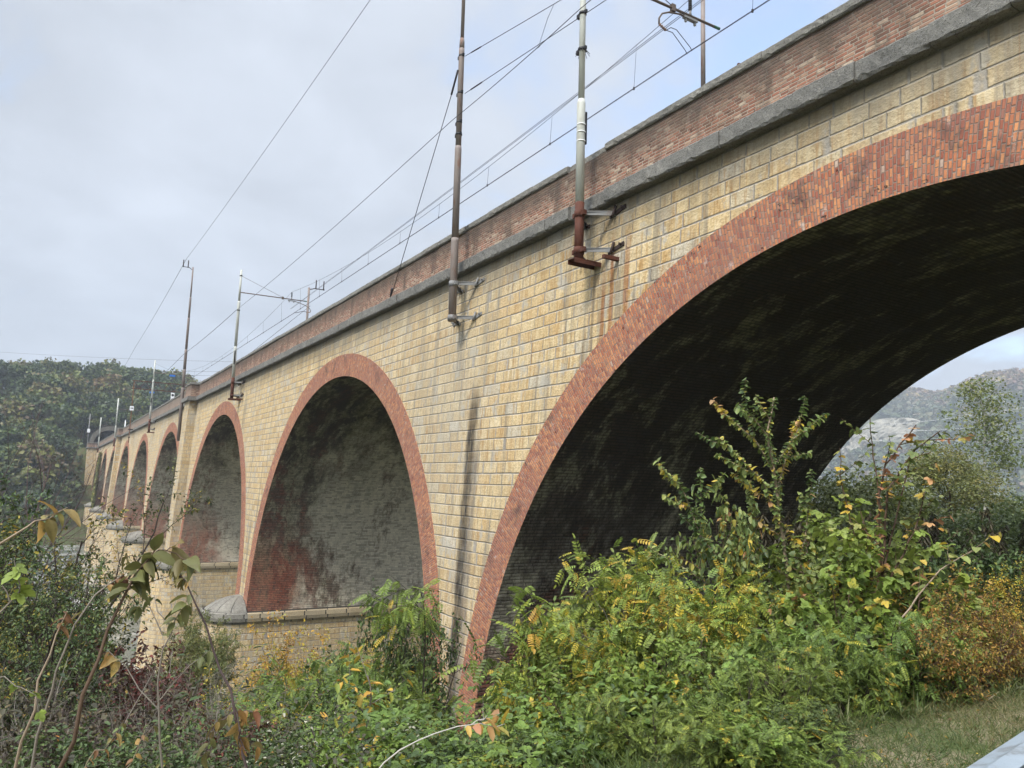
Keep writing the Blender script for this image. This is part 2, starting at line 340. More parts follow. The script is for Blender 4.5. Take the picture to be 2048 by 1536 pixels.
# ------------------------------------------------------------------ the ground
def sstep(a, b, x):
    t = np.clip((np.asarray(x, float) - a) / (b - a), 0, 1); return t * t * (3 - 2 * t)
XS = [-1400, -600, -450, -400, -360, -330, -300, -275, -262, -250, -235, -215, -205, -85, -72, -60, -47, -35, -26, -20, -12, -7.5, -5, -3.6, 0, 1400]
ZS = [52, 46, 40, 36, 30, 22, 12, 4, 0, -5, -10, -14.5, -18.5, -18.5, -17.2, -14.6, -12.3, -10.3, -8.9, -7.7, -5.3, -3.4, -2.2, -1.62, -1.6, -1.6]
def hills(x, y):
    h = 190 * sstep(690, 1265, y - 0.06 * (x + 640)) + 14 * np.sin(x * 0.0131 + 1.0) * sstep(720, 1120, y) + 10 * np.sin(x * 0.0325 + y * .0125) * sstep(720, 1120, y)
    return h
def ground(x, y):
    x = np.asarray(x, float); y = np.asarray(y, float)
    z = np.interp(x, XS, ZS)
    z = z + 2.2 * np.sin(y * 0.045 + x * 0.03) * sstep(-260, -300, x) * sstep(-700, -320, x)
    w = sstep(19, 27, y) * sstep(0, 14, x + 36 + 1.2 * np.maximum(y - 30, 0)); z = z * (1 - w) + (-2.0 - 0.06 * np.clip(x + 22, 0, 14) + 0.004 * np.minimum(y, 200)) * w
    # ledge that carries the track out of the end of the viaduct
    w = sstep(-254, -258, x) * sstep(-330, -288, x) * sstep(2, 8, y) * sstep(32, 26, y); z = z * (1 - w) + 7.3 * w
    # far plain behind and the hill beyond it
    w = sstep(120, 220, y); z = z * (1 - w) + (-8.0) * w
    z = z + hills(x, y)  + 0.10 * np.sin(x * 1.7 + y) * np.sin(y * 1.3) * sstep(-4.2, -6, x)
    return z
def G0(x, y): return float(ground(x, y))

def grid_terrain():
    xs = np.unique(np.concatenate([np.arange(-1400, -420, 25), np.arange(-420, -230, 5), np.arange(-230, -60, 6), np.arange(-60, -14, 1.5), np.arange(-14, 3, 0.5), np.arange(3, 60, 6), np.arange(60, 1400, 70)]))
    ys = np.unique(np.concatenate([np.arange(-900, -120, 50), np.arange(-120, -12, 6), np.arange(-12, 34, 1.0), np.arange(34, 120, 6), np.arange(120, 420, 20), np.arange(420, 680, 30), np.arange(680, 1500, 18)]))
    X, Y = np.meshgrid(xs, ys, indexing='ij'); Z = ground(X, Y)
    nx, ny = X.shape; V = np.stack([X, Y, Z], -1).reshape(-1, 3)
    i = np.arange(nx - 1)[:, None] * ny + np.arange(ny - 1)[None, :]
    F = np.stack([i, i + ny, i + ny + 1, i + 1], -1).reshape(-1, 4)
    me = np_mesh('ground', V, F); me.polygons.foreach_set('use_smooth', np.ones(len(F), bool)); return me

def np_mesh(name, V, F, tint=None, mats=()):
    me = bpy.data.meshes.new(name); nv, nf, k = len(V), len(F), F.shape[1]
    me.vertices.add(nv); me.vertices.foreach_set('co', np.ascontiguousarray(V, np.float32).ravel())
    me.loops.add(nf * k); me.loops.foreach_set('vertex_index', np.ascontiguousarray(F, np.int32).ravel())
    me.polygons.add(nf); me.polygons.foreach_set('loop_start', np.arange(0, nf * k, k, dtype=np.int32))
    me.update(calc_edges=True)
    if tint is not None:
        a = me.attributes.new('tint', 'FLOAT', 'POINT'); a.data.foreach_set('value', np.ascontiguousarray(tint, np.float32))
    for m in mats: me.materials.append(m)
    return me

def mat_ground():
    g = G('soil_and_grass'); o = g.obj(); x, y, z = g.sep(o)
    n1 = g.noise(o, 0.9, 5, 0.65); n2 = g.noise(o, 9.0, 5, 0.7); n3 = g.noise(o, 0.05, 4, 0.6)
    soil = g.mix(n2, (0.045, 0.033, 0.02), (0.12, 0.09, 0.055))
    green = g.mix(n2, (0.035, 0.05, 0.018), (0.09, 0.105, 0.035))
    c = g.mix(g.ss(n1, 0.35, 0.6), soil, green)
    dry = g.mix(g.ss(n1, 0.4, 0.6), g.mix(n2, (0.075, 0.095, 0.035), (0.13, 0.15, 0.06)), g.mix(n2, (0.17, 0.145, 0.09), (0.32, 0.27, 0.18)))
    path = g.ss(g.add(x, g.mul(n1, 1.1)), -3.5, -2.7)
    c = g.mix(path, c, dry)
    far = g.ss(y, 500.0, 700.0)
    c = g.mix(far, c, g.mix(n3, (0.05, 0.062, 0.032), (0.115, 0.118, 0.065)))
    return g.done(g.bsdf(c, 0.95, g.bump(n2, 0.8, 0.05), spec=0.1))
gr = link('ground', grid_terrain()); gr.data.materials.append(mat_ground()); tag(gr, kind='structure', label='dark soil and grass slope falling from the verge to the river')

def mat_water():
    g = G('river_water'); o = g.obj()
    n = g.noise(o, 0.8, 5, 0.7)
    c = g.mix(g.ss(g.noise(o, 0.11, 4, 0.6), 0.45, 0.6), (0.10, 0.12, 0.11), (0.42, 0.41, 0.38))
    return g.done(g.bsdf(c, 0.16, g.bump(n, 0.5, 0.08), spec=0.6))
mb = MB(); mb.face([(-230, -900, -16.9), (-66, -900, -16.9), (-66, 420, -16.9), (-230, 420, -16.9)])
tag(mb.build('river', mat_water()), 'pale river reflecting the sky below the viaduct piers', kind='structure')

# ------------------------------------------------------------------ the viaduct
ZC, RI, RE = -7.56, 12.36, 13.40
ARCH = [20.8, -7.1, -35.0, -63.05, -93.0, -121.8, -150.5, -180.5, -209.0, -237.5]
XEND, XEND2 = 40.0, -252.0
PILS = [-78.0, -165.6]
YF = lambda z: 11.0 + 0.0491 * z
YB = lambda z: 21.55 - 0.0491 * z
ZTOP = 6.96; ZCORN = 7.34; ZBR = 8.48; ZCOP = 8.68
via = tag(empty('viaduct', (-100, 16, -16)), 'long railway viaduct of yellow stone with red brick arches', 'viaduct')
VO = Vector((-100, 16, -16))
def part(name, mbx, mats, parent=via):
    o = mbx.build(name, mats)
    for v in o.data.vertices: v.co -= VO
    o.parent = parent
    if parent is not via: o.matrix_parent_inverse = Matrix.Identity(4)
    return o
# object coordinates of the parts are offset by VO; masonry uses uv so that does not matter
def boundary(cx, z, side):
    if z >= ZC + RE: return cx
    h = math.sqrt(max(0.0, RE * RE - max(0.0, z - ZC) ** 2)); return cx + side * h
def spandrels():
    mbx = MB()
    for face in (0, 1):
        Yf = YF if face == 0 else YB
        for i in range(len(ARCH) + 1):
            cr = ARCH[i - 1] if i > 0 else None; cl = ARCH[i] if i < len(ARCH) else None
            zs = [-9.6 if not (cr == -7.1 or cl == -7.1) else -10.5, ZC] + [ZC + RE * math.sin(t) for t in np.linspace(0.03, PI / 2, 44)] + [ZTOP]
            for z0, z1 in zip(zs[:-1], zs[1:]):
                r0 = boundary(cr, z0, -1) if cr is not None else XEND; r1 = boundary(cr, z1, -1) if cr is not None else XEND
                l0 = boundary(cl, z0, 1) if cl is not None else XEND2; l1 = boundary(cl, z1, 1) if cl is not None else XEND2
                P = [(l0, Yf(z0), z0), (r0, Yf(z0), z0), (r1, Yf(z1), z1), (l1, Yf(z1), z1)]; U = [(l0, z0), (r0, z0), (r1, z1), (l1, z1)]
                if face: P = P[::-1]; U = U[::-1]
                mbx.face(P, U)
    return mbx
part('spandrel_wall', spandrels(), M_STONE)
def ring(cx, face, zb):
    mbx = MB(); Yf = (lambda z: YF(z) - 0.022) if face == 0 else (lambda z: YB(z) + 0.022); sg = 1 if face == 0 else -1
    th = np.linspace(0, PI, 97); prof = [(cx + RI, cx + RE, zb, zb, -(ZC - zb))] + [(cx + RI*math.cos(t), cx + RE*math.cos(t), ZC + RI*math.sin(t), ZC + RE*math.sin(t), t * (RI + RE) / 2) for t in th]
    L = PI * (RI + RE) / 2; prof.append((cx - RI, cx - RE, zb, zb, L + ZC - zb))
    for a, b in zip(prof[:-1], prof[1:]):
        P = [(a[0], Yf(a[2]), a[2]), (a[1], Yf(a[3]), a[3]), (b[1], Yf(b[3]), b[3]), (b[0], Yf(b[2]), b[2])]
        U = [(a[4], 0), (a[4], RE - RI), (b[4], RE - RI), (b[4], 0)]
        mbx.face(P if face == 0 else P[::-1], U if face == 0 else U[::-1])
        Q = [(a[1], Yf(a[3]), a[3]), (a[1], Yf(a[3]) + 0.05 * sg, a[3]), (b[1], Yf(b[3]) + 0.05 * sg, b[3]), (b[1], Yf(b[3]), b[3])]
        mbx.face(Q if face == 0 else Q[::-1], [(a[4], 0), (a[4], 0.05), (b[4], 0.05), (b[4], 0)])
    return mbx
def soffit(cx, zb):
    mbx = MB(); th = np.linspace(0, PI, 97)
    prof = [(cx + RI, zb, -(ZC - zb))] + [(cx + RI*math.cos(t), ZC + RI*math.sin(t), t * RI) for t in th] + [(cx - RI, zb, PI * RI + ZC - zb)]
    for a, b in zip(prof[:-1], prof[1:]):
        ya0, ya1, yb0, yb1 = YF(a[1]) - 0.022, YB(a[1]) + 0.022, YF(b[1]) - 0.022, YB(b[1]) + 0.022
        for k in range(4):
            f = lambda p, q, t: p + (q - p) * t
            t0, t1 = k / 4, (k + 1) / 4
            P = [(a[0], f(ya0, ya1, t0), a[1]), (a[0], f(ya0, ya1, t1), a[1]), (b[0], f(yb0, yb1, t1), b[1]), (b[0], f(yb0, yb1, t0), b[1])]
            U = [(P[0][1], a[2]), (P[1][1], a[2]), (P[2][1], b[2]), (P[3][1], b[2])]
            mbx.face(P[::-1], U[::-1], smooth=True)
    return mbx
for i, cx in enumerate(ARCH):
    zb = -10.5 if i in (0, 1) else -8.4
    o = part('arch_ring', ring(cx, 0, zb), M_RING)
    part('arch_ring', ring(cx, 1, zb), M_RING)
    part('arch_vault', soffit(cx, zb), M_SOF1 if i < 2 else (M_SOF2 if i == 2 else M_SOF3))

# piers: shaft with a rounded nose, cap slab, half dome
def pier(xc, hw, zcap=-7.78, nose=2.05, corbels=()):
    y0, y1 = YF(zcap), YB(zcap)
    def outline(o, dz):      # closed outline, o = outward offset
        pts = []
        w, nn = hw + o, nose + o
        for k in range(17):
            t = PI + PI * k / 16; pts.append((xc + w * math.cos(t), y0 + nn * math.sin(t)))
        for k in range(5): pts.append((xc + w, y0 + (y1 - y0) * (k + 1) / 6))
        for k in range(17):
            t = PI * k / 16; pts.append((xc + w * math.cos(t), y1 + nn * math.sin(t)))
        for k in range(5): pts.append((xc - w, y1 - (y1 - y0) * (k + 1) / 6))
        return pts
    def loft(levels, mbx, side=0):
        for (o0, z0), (o1, z1) in zip(levels[:-1], levels[1:]):
            a, b = outline(o0, 0), outline(o1, 0); u = 0
            for k in range(len(a)):
                j = (k + 1) % len(a); du = math.hypot(a[j][0] - a[k][0], a[j][1] - a[k][1])
                mbx.face([(*a[k], z0), (*a[j], z0), (*b[j], z1), (*b[k], z1)], [(u, z0), (u + du, z0), (u + du, z1), (u, z1)], side if (16 <= k < 22 or k >= 38) else 0); u += du
    sh = MB(); loft([(0.05 * 11, -19.5), (0.0, zcap - 0.65)], sh)
    p = part('pier', sh, M_STONE2)
    cp = MB(); zs = zcap
    loft([(-0.05, zs - 0.66), (0.05, zs - 0.64), (0.07, zs - 0.54), (0.19, zs - 0.50), (0.23, zs - 0.30), (0.19, zs - 0.06), (0.08, zs)], cp, 1)
    top = outline(0.08, 0); cp.face([(x, y, zs) for x, y in top])
    for yy, sgn in ((y0, -1), (y1, 1)):     # half domes on the two noses
        n = 12; prev = None
        for r, z in ((0.97, zs + 0.0), (0.93, zs + 0.10), (0.70, zs + 0.40), (0.42, zs + 0.62), (0.20, zs + 0.72), (0.0, zs + 0.74)):
            cur = [(xc + (hw + 0.02) * r * math.cos(PI * k / n), yy + sgn * (nose + 0.02) * r * math.sin(PI * k / n) + sgn * 0.005, z) for k in range(n + 1)]
            if prev:
                for k in range(n):
                    ua, ub = k * 1.15 * 7 / n, (k + 1) * 1.15 * 7 / n; U = [(ua, 0), (ub, 0), (ub, 1), (ua, 1)]
                    cp.face([prev[k], prev[k + 1], cur[k + 1], cur[k]] if sgn > 0 else [prev[k + 1], prev[k], cur[k], cur[k + 1]], U if sgn > 0 else [U[1], U[0], U[3], U[2]])
            prev = cur
    part('pier_cap', cp, [M_CAP, M_LEDGE], p)
    for (yy, zz) in corbels:
        cb = MB(); xx = xc + hw; cb.box(xx - 0.1, xx + 0.36, yy - 0.26, yy + 0.26, zz - 0.20, zz + 0.24); cb.box(xx - 0.1, xx + 0.20, yy - 0.2, yy + 0.2, zz - 0.55, zz - 0.203)
        part('corbel', cb, M_STONE2, p)
    return p
for i in range(2, len(ARCH) - 1):
    xm = (ARCH[i] + ARCH[i + 1]) / 2; half = (ARCH[i] - ARCH[i + 1]) / 2 - RI
    cb = [(12.6, -11.6), (14.6, -11.6), (16.6, -11.6), (18.6, -11.6)] if i == 3 else ([(11.6, -11.0), (15.6, -11.0)] if i == 2 else ())
    pier(xm, half + 0.36, (-7.78 if i < 5 else -8.0), corbels=cb)

# pilasters over the two stout piers, and the end block at the far abutment
def pilaster(xc, hw, zb, pr, xr=None):
    mbx = MB(); x0, x1 = xc - hw, xc + hw; zt = ZTOP
    yf0, yf1 = YF(zb) - pr, YF(zt) - pr
    b = 0.0
    mbx.face([(x0, yf0, zb), (x1, yf0, zb), (x1, yf1, zt), (x0, yf1, zt)], [(x0, zb), (x1, zb), (x1, zt), (x0, zt)])
    mbx.face([(x1, yf0, zb), (x1, YF(zb) + .2, zb), (x1, YF(zt) + .2, zt), (x1, yf1, zt)], [(x1, zb), (x1 + pr, zb), (x1 + pr, zt), (x1, zt)])
    mbx.face([(x0, YF(zb) + .2, zb), (x0, yf0, zb), (x0, yf1, zt), (x0, YF(zt) + .2, zt)], [(x0 - pr, zb), (x0, zb), (x0, zt), (x0 - pr, zt)])
    return mbx
for xc in PILS: part('pilaster', pilaster(xc, 1.45, -8.3, 0.72), M_STONE2)
mbx = MB(); mbx.box(-262, -252.003, 8.9, 22.5, -14, ZTOP)
part('abutment', mbx, M_STONE2)

# cornice, parapet and coping follow the front line, stepping out over the pilasters
def runs(y):
    """(x0, x1, y offset) from right to left"""
    out = []; x = XEND
    for xc in PILS: out += [(xc + 1.75, x, 0.0), (xc - 1.75, xc + 1.75, -0.72)]; x = xc - 1.75
    out += [(-252.0, x, 0.0), (-262.3, -252.0, -2.45)]
    return out
rng = np.random.default_rng(11)
def blocks(mbx, x0, x1, yf, yb, z0, z1, lo, hi, jag, bev=0.03, end=True):
    """row of separate weathered stones between x0 and x1"""
    x = x1
    while x > x0 + 1e-6:
        L = min(rng.uniform(lo, hi), x - x0)
        if x - L - x0 < lo * 0.5: L = x - x0
        xa, xb = x - L + 0.006, x - 0.006; x -= L
        oy, oz = rng.normal(0, 0.012), rng.normal(0, 0.008)
        if -15.6 < (xa + xb) / 2 < -14.1 and jag: oy += 0.08
        n = max(2, int(L / 0.11)) if xb > -75 else 2
        xs = np.linspace(xa, xb, n + 1); prof = []
        for k, xx in enumerate(xs):
            e = 1.0 if 0 < k < n else 0.6
            jz = abs(rng.normal(0, jag)) * e + (rng.random() < 0.07) * jag * 2.5; jy = abs(rng.normal(0, jag * 0.7)); jt = abs(rng.normal(0, jag * 0.35))
            f = yf + oy; eb = bev * (1 if 0 < k < n else 1.6)
            prof.append([(xx, yb, z0 + oz), (xx, f + eb + jy, z0 + oz), (xx, f, z0 + oz + eb + jz), (xx, f + rng.normal(0, 0.006), (z0 + z1) / 2),
                         (xx, f, z1 + oz - eb - jt), (xx, f + eb, z1 + oz - jt * .5), (xx, yb, z1 + oz)])
        for a, b in zip(prof[:-1], prof[1:]):
            for j in range(6): mbx.face([a[j], a[j + 1], b[j + 1], b[j]][::-1], [(a[j][0], a[j][2])] * 4)
        mbx.face(prof[-1], None); mbx.face(prof[0][::-1], None)
co, pa, cp = MB(), MB(), MB()
for x0, x1, dy in runs(0):
    y = YF(ZTOP) + dy
    blocks(co, x0 - (0.25 if dy else 0), x1 + (0.25 if dy else 0), y - 0.27, 11.8, ZTOP, ZCORN, 1.1, 2.2, 0.026 if x1 > -76 else 0.008, 0.022)
    pa.box(x0, x1, y + 0.02, 11.78 + 0.003 * (dy != 0), ZCORN - 0.02, ZBR)
    blocks(cp, x0 - (0.06 if dy else 0), x1 + (0.06 if dy else 0), y - 0.05, 11.85, ZBR + 0.006, ZCOP, 1.0, 1.9, 0.016, 0.02)
part('cornice', co, M_CORN); part('parapet', pa, M_PARA); part('coping', cp, M_COPE)
co, pa, cp = MB(), MB(), MB()
co.box(-262, XEND, 20.75, 21.45, ZTOP, ZCORN); pa.box(-262, XEND, 20.8, 21.2, ZCORN - 0.02, ZBR); cp.box(-262, XEND, 20.72, 21.27, ZBR + .003, ZCOP)
part('cornice', co, M_CORN); part('parapet', pa, M_PARA); part('coping', cp, M_COPE)
dk = MB(); dk.box(-290, XEND - 0.1, 11.79, 20.79, 6.9, 7.55); part('track_bed', dk, M_BALLAST)
for yc in (14.2, 18.4):
    for s in (-0.72, 0.72):
        rl = MB(); rl.box(-300, XEND - 0.2, yc + s - 0.035, yc + s + 0.035, 7.6, 7.8); part('rail', rl, M_RUST)

exec_after = []

# ------------------------------------------------------------------ masts, wires
def mast(name, label, x, y, z0, ztop, steps, mat, lowmat=None, zlow=None, brackets=(), channel=False, clamps=(), group=None, lean=0.0, bmat=None, arm=None, cat='mast'):
    """tube mast standing on wall brackets. steps: (z, radius) where the tube narrows"""
    root = tag(empty(name, (x, y, z0)), label, cat, group)
    def loc(o):
        o.parent = root
        for v in o.data.vertices: v.co -= Vector((x, y, z0))
        return o
    X = lambda z: x + lean * (z - z0)
    zz = [(z0, steps[0][1])] + [s for s in steps if s[0] > z0] + [(ztop, steps[-1][1])]
    pts, rad = [], []; r = steps[0][1]
    for z, rr in steps:
        pass
    cur = zlow if zlow else z0
    segs = []; last = cur; r = steps[0][1]
    for z, rr in steps[1:]: segs.append((last, z, r)); last = z; r = rr
    segs.append((last, ztop, r))
    for k, (a, b_, rr) in enumerate(segs):
        t = MB(); p = [(X(a), y, a), (X(b_) , y, b_)]
        if k < len(segs) - 1:
            t.tube([(X(a), y, a), (X(b_ - .12), y, b_ - .12), (X(b_), y, b_)], [rr, rr * .97, segs[k + 1][2] * 1.03], 16)
        else: t.tube(p, [rr, rr * 0.92], 16)
        loc(t.build('tube', mat))
    if zlow:
        t = MB(); t.tube([(X(z0), y, z0), (X(zlow), y, zlow)], steps[0][1] * 1.04, 16); loc(t.build('rusty_foot', lowmat))
    bm = bmat or M_GALV
    r0 = steps[0][1]
    for zb in brackets:
        t = MB(); t.tube([(X(zb), y, zb - .085), (X(zb), y, zb + .085)], r0 + 0.022, 16)
        t.box(X(zb) + r0, X(zb) + r0 + .12, y - .05, y + .05, zb - .06, zb + .06); t.box(X(zb) - r0 - .12, X(zb) - r0, y - .05, y + .05, zb - .06, zb + .06)
        loc(t.build('collar', lowmat or bm))
        yw = YF(zb) + 0.06
        for sx in (1, -1):
            t = MB(); t.obox((X(zb) + sx * (r0 + .02), y + .02, zb), (X(zb) + sx * 0.66, yw - .02, zb - .03), 0.025, 0.105); t.obox((X(zb) + sx * (r0 + .02), y + .02, zb + .03), (X(zb) + sx * 0.62, yw - .02, zb + .03), 0.085, 0.02)
            a = loc(t.build('bracket_arm', bm))
            t = MB(); t.obox((X(zb) + sx * .42, yw - .07, zb - .06), (X(zb) + sx * 1.02, yw - .07, zb + .05), .04, .10)
            for q in (.50, .93): t.tube([(X(zb) + sx * q, yw - .16, zb - .03 + (q - .42) * .15), (X(zb) + sx * q, yw, zb - .03 + (q - .42) * .15)], .028, 8)
            t.tube([(X(zb) + sx * .66, yw - .2, zb - .14), (X(zb) + sx * .66, yw - .1, zb + .15)], .035, 8)
            loc(t.build('anchor_plate', M_RUSTDK if lowmat else bm))
    if channel:
        t = MB(); zc = z0 - 0.06
        t.box(x - .15, x + .15, y - .22, YF(zc) + .05, zc + .045, zc + .06); t.box(x + .135, x + .15, y - .22, YF(zc) + .05, zc - .06, zc + .0447); t.box(x - .15, x - .135, y - .22, YF(zc) + .05, zc - .06, zc + .0447)
        loc(t.build('base_channel', M_RUST))
        t = MB(); t.box(x + .75, x + .85, YF(zc) - .45, YF(zc) + .05, zc - .06, zc + .03); loc(t.build('base_channel', M_RUST))
    for zc in clamps:
        t = MB(); t.tube([(X(zc), y, zc - .035), (X(zc), y, zc + .035)], 0.115 if zc < 12 else .10, 14)
        t.box(X(zc) - .22, X(zc) - .1, y - .04, y + .04, zc - .05, zc + .06); t.box(X(zc) + .09, X(zc) + .17, y - .03, y + .03, zc - .04, zc + .04)
        loc(t.build('clamp', M_BLACK))
    return root, loc, X
def insul(mbx, p, q, r=.05, n=6):
    p, q = np.array(p, float), np.array(q, float); pts, rad = [], []
    for k in range(n):
        for t, s in ((0.0, .45), (0.3, 1.0), (0.65, 1.0), (0.8, .45)): pts.append(p + (q - p) * (k + t) / n); rad.append(r * s)
    pts.append(q); rad.append(r * .45); mbx.tube(pts, rad, 10)
def cantilever(root, loc, x, y, za, ztie, far=False, sign=False, dirreg=1):
    """horizontal arm over the track with tie rod, insulators and a curved steady arm"""
    ye = 15.55
    t = MB(); t.tube([(x, y, za), (x, ye, za + .05)], .038, 8); a = loc(t.build('cantilever_arm', M_ARM))
    t = MB(); t.tube([(x, ye - .22, za + .05), (x, ye + .01, za + .051)], .041, 8); o = loc(t.build('arm_end', mat_green)); o.parent = a; o.matrix_parent_inverse.identity()
    t = MB(); t.tube([(x, y, ztie), (x, 13.75, za + .08)], .012, 6); t.box(x - .05, x + .05, 13.68, 13.82, za - .06, za + .14); o = loc(t.build('tie_rod', M_ARM)); o.parent = a
    t = MB(); insul(t, (x, 14.4, za + .20), (x, 14.4, za + .58), .055); o = loc(t.build('insulator', M_BLACK)); o.parent = a
    t = MB(); t.tube([(x, 14.4, za + .03), (x, 14.4, za + .2)], [.05, .03], 8); t.box(x - .06, x + .06, 14.15, 14.65, za - .1, za - .04); t.box(x - .03, x + .03, 14.2, 14.26, za - .2, za - .1); t.box(x - .03, x + .03, 14.55, 14.61, za - .2, za - .1)
    o = loc(t.build('saddle', M_GALV)); o.parent = a
    if dirreg > 0: pr = [(14.3, za - .06), (14.0, za - .05), (13.6, za - .14), (13.35, za - .27), (13.24, za - .45), (13.24, za - .62)]; s = 1
    else: pr = [(14.5, za - .06), (14.9, za - .12), (15.4, za - .25), (15.75, za - .42), (15.9, za - .62), (15.88, za - .72)]; s = -1
    t = MB(); t.tube([(x, q, z) for q, z in pr], .026, 8); o = loc(t.build('steady_tube', M_ARM)); o.parent = a
    yq, zq = pr[-1]; t = MB(); insul(t, (x, yq, zq), (x, yq + s * .26, zq - .1), .045, 4); o = loc(t.build('insulator', M_INSUL)); o.parent = a
    t = MB()
    for dx in (-.06, .10):
        t.tube([(x + dx * .3, yq + s * .26, zq - .1), (x + dx, yq + s * .34, zq - .04), (x + dx, yq + s * .55, zq - .03), (x + dx * 1.2, 14.28 if s > 0 else 14.62, 12.33), (x + dx * 1.2, 14.36 if s > 0 else 14.55, 12.24)], .011, 6)
    o = loc(t.build('steady_rod', M_WIRE)); o.parent = a
    if sign:
        t = MB(); t.box(x - .02, x + .02, 12.55, 13.25, za - .30, za - .06); o = loc(t.build('blue_plate', M_BLUE)); o.parent = a
mat_green = mat_plain('green_end_cap', (0.03, 0.10, 0.06), 0.5)
WS = [(5.5, .112), (9.95, .085)]
GW = 'pale grey overhead line masts along the viaduct'
r, l, X = mast('catenary_mast', 'pale grey mast with red-brown foot bracketed to the wall, nearest of its kind', -14.9, 10.68, 5.55, 15.0, [(5.5, .112), (9.75, .082)], M_POLEW, M_RUST, 7.02, (6.72, 5.78), True, (12.1, 11.1), GW, -0.004)
cantilever(r, l, -14.9, 10.68, 13.34, 14.55)
t = MB(); t.box(-14.865, -14.815, 10.755, 10.80, 8.55, 9.4); l(t.build('rubber_strip', M_BLACK))
for zz in (8.62, 8.86, 9.06):
    t = MB(); t.tube([(-14.9, 10.68, zz - .012), (-14.9, 10.68, zz + .012)], .116, 16); l(t.build('wire_band', M_WHITE))
t = MB()
for k in range(10): a = k * PI / 5; t.tube([(-14.9 + .085 * math.cos(a), 10.68 + .085 * math.sin(a), 11.08), (-14.9 + .19 * math.cos(a), 10.68 + .19 * math.sin(a), 10.94)], .008, 4)
l(t.build('climbing_guard', M_WIRE))
r, l, X = mast('catenary_mast', 'pale grey mast with rusty foot and bare arm above the second arch pier', -56.9, 10.66, 5.55, 15.0, [(5.5, .115), (9.3, .105), (12.66, .082)], M_POLEW, M_RUST, 7.05, (6.72, 5.78), True, (11.98, 14.55), GW, -0.005)
cantilever(r, l, -56.9, 10.66, 13.32, 14.55, dirreg=-1)
t = MB(); t.box(-56.80, -56.76, 10.58, 10.66, 8.0, 9.0); l(t.build('rubber_strip', M_BLACK))
r, l, X = mast('catenary_mast', 'pale grey mast whose arm carries a small blue plate', -110.2, 10.66, 5.5, 15.0, [(5.5, .13), (9.3, .12), (12.4, .095)], M_POLEW, M_RUST, 7.2, (6.85, 5.9), True, (11.98,), GW, -0.01)
cantilever(r, l, -110.2, 10.66, 13.32, 14.55, sign=True, dirreg=-1)
t = MB(); t.box(-110.05, -110.0, 10.55, 10.66, 8.9, 9.9); l(t.build('rubber_strip', M_BLACK))
r, l, X = mast('catenary_mast', 'pale grey mast against the wooded hill beside the small parapet block', -173.3, 10.66, 5.5, 15.1, [(5.5, .14), (9.5, .13)], M_POLEW, M_RUST, 7.0, (6.7,), True, (), GW, -0.005)
cantilever(r, l, -173.3, 10.66, 12.9, 14.6, dirreg=-1)
r, l, X = mast('catenary_mast', 'pale grey mast in front of the tunnel mouth', -233.5, 10.66, 5.5, 14.8, [(5.5, .16), (9.5, .15)], M_POLEW, M_RUST, 6.6, (6.3,), True, (), GW, 0.01)
cantilever(r, l, -233.5, 10.66, 12.6, 14.3, dirreg=-1)
GB = 'tall brown feeder masts'
r, l, X = mast('feeder_mast', 'tall brown-grey mast on two bracket pairs between the first two arches', -21.9, 10.72, 5.2, 21.3, [(5.2, .128), (8.0, .115), (11.2, .098), (14.72, .088), (15.1, .062)], M_POLEB, None, None, (6.45, 5.32), False, (12.05, 11.62, 13.1, 14.45), GB, -0.012)
r, l, X = mast('feeder_mast', 'tall brown mast topped by twin horns beside the first parapet block', -80.3, 10.45, 3.3, 20.7, [(3.3, .16), (8.5, .15), (10.3, .14), (12.3, .12), (15.5, .10), (17.6, .075)], M_POLEB, None, None, (), False, (11.85,), GB, -0.02)
def horns(l, x, y, z):
    t = MB(); t.tube([(x, y, z - .2), (x - .1, y - .35, z + .05), (x - .1, y - .95, z + .05)], .035, 6)
    for q in (-.45, -.9): t.tube([(x - .1, y + q, z), (x - .1, y + q, z + .75)], .05, 6)
    l(t.build('horn', M_RUSTDK))
horns(l, X(20.7), 10.45, 20.6)
GF = 'dark masts standing behind the parapet'
for xx, zt, lb in ((-21.0, 20.0, 'slim dark mast rising behind the parapet near the picture top'), (-76.3, 19.4, 'short dark mast with twin horns behind the parapet')):
    r, l, X = mast('feeder_mast', lb, xx, 21.0, 7.3, zt, [(7.3, .115), (15.9, .095)] if xx > -50 else [(7.3, .14), (13, .12)], M_POLEB, group=GF)
    if xx < -50:
        t = MB(); t.tube([(xx, 21, zt - .2), (xx, 21.6, zt), (xx, 22.6, zt)], .05, 6)
        for q in (21.7, 22.5): t.tube([(xx, q, zt - .05), (xx, q, zt + .9)], .06, 6)
        l(t.build('horn', M_RUSTDK))
# lattice gantry with its number plate
root = tag(empty('signal_gantry', (-139, 10.6, 5)), 'rusty lattice gantry over the tracks with a white number plate', 'gantry')
def gl(mbx, name, m, par=None):
    o = mbx.build(name, m); o.parent = par or root
    for v in o.data.vertices: v.co -= Vector((-139, 10.6, 5))
    return o
t = MB()
for dx in (-.2, .2): t.obox((-139 + dx, 10.6, 5), (-139 + dx, 10.6, 15.0), .10, .10, (1, 0, 0))
for k in range(14): t.obox((-139 - .2 * (-1) ** k, 10.6, 6 + k * .62), (-139 + .2 * (-1) ** k, 10.6, 6.62 + k * .62), .05, .05, (0, 1, 0))
gl(t, 'lattice_post', mat_plain('orange_rust', (0.16, 0.075, 0.035), .8, var=.5, scale=4))
t = MB()
for zz in (13.9, 15.2): t.obox((-139, 10.3, zz), (-139, 21.5, zz), .13, .13)
for k in range(12): t.obox((-139, 10.5 + k * .9, 13.9 if k % 2 else 15.2), (-139, 11.4 + k * .9, 15.2 if k % 2 else 13.9), .07, .07, (1, 0, 0))
gl(t, 'lattice_beam', M_RUST)
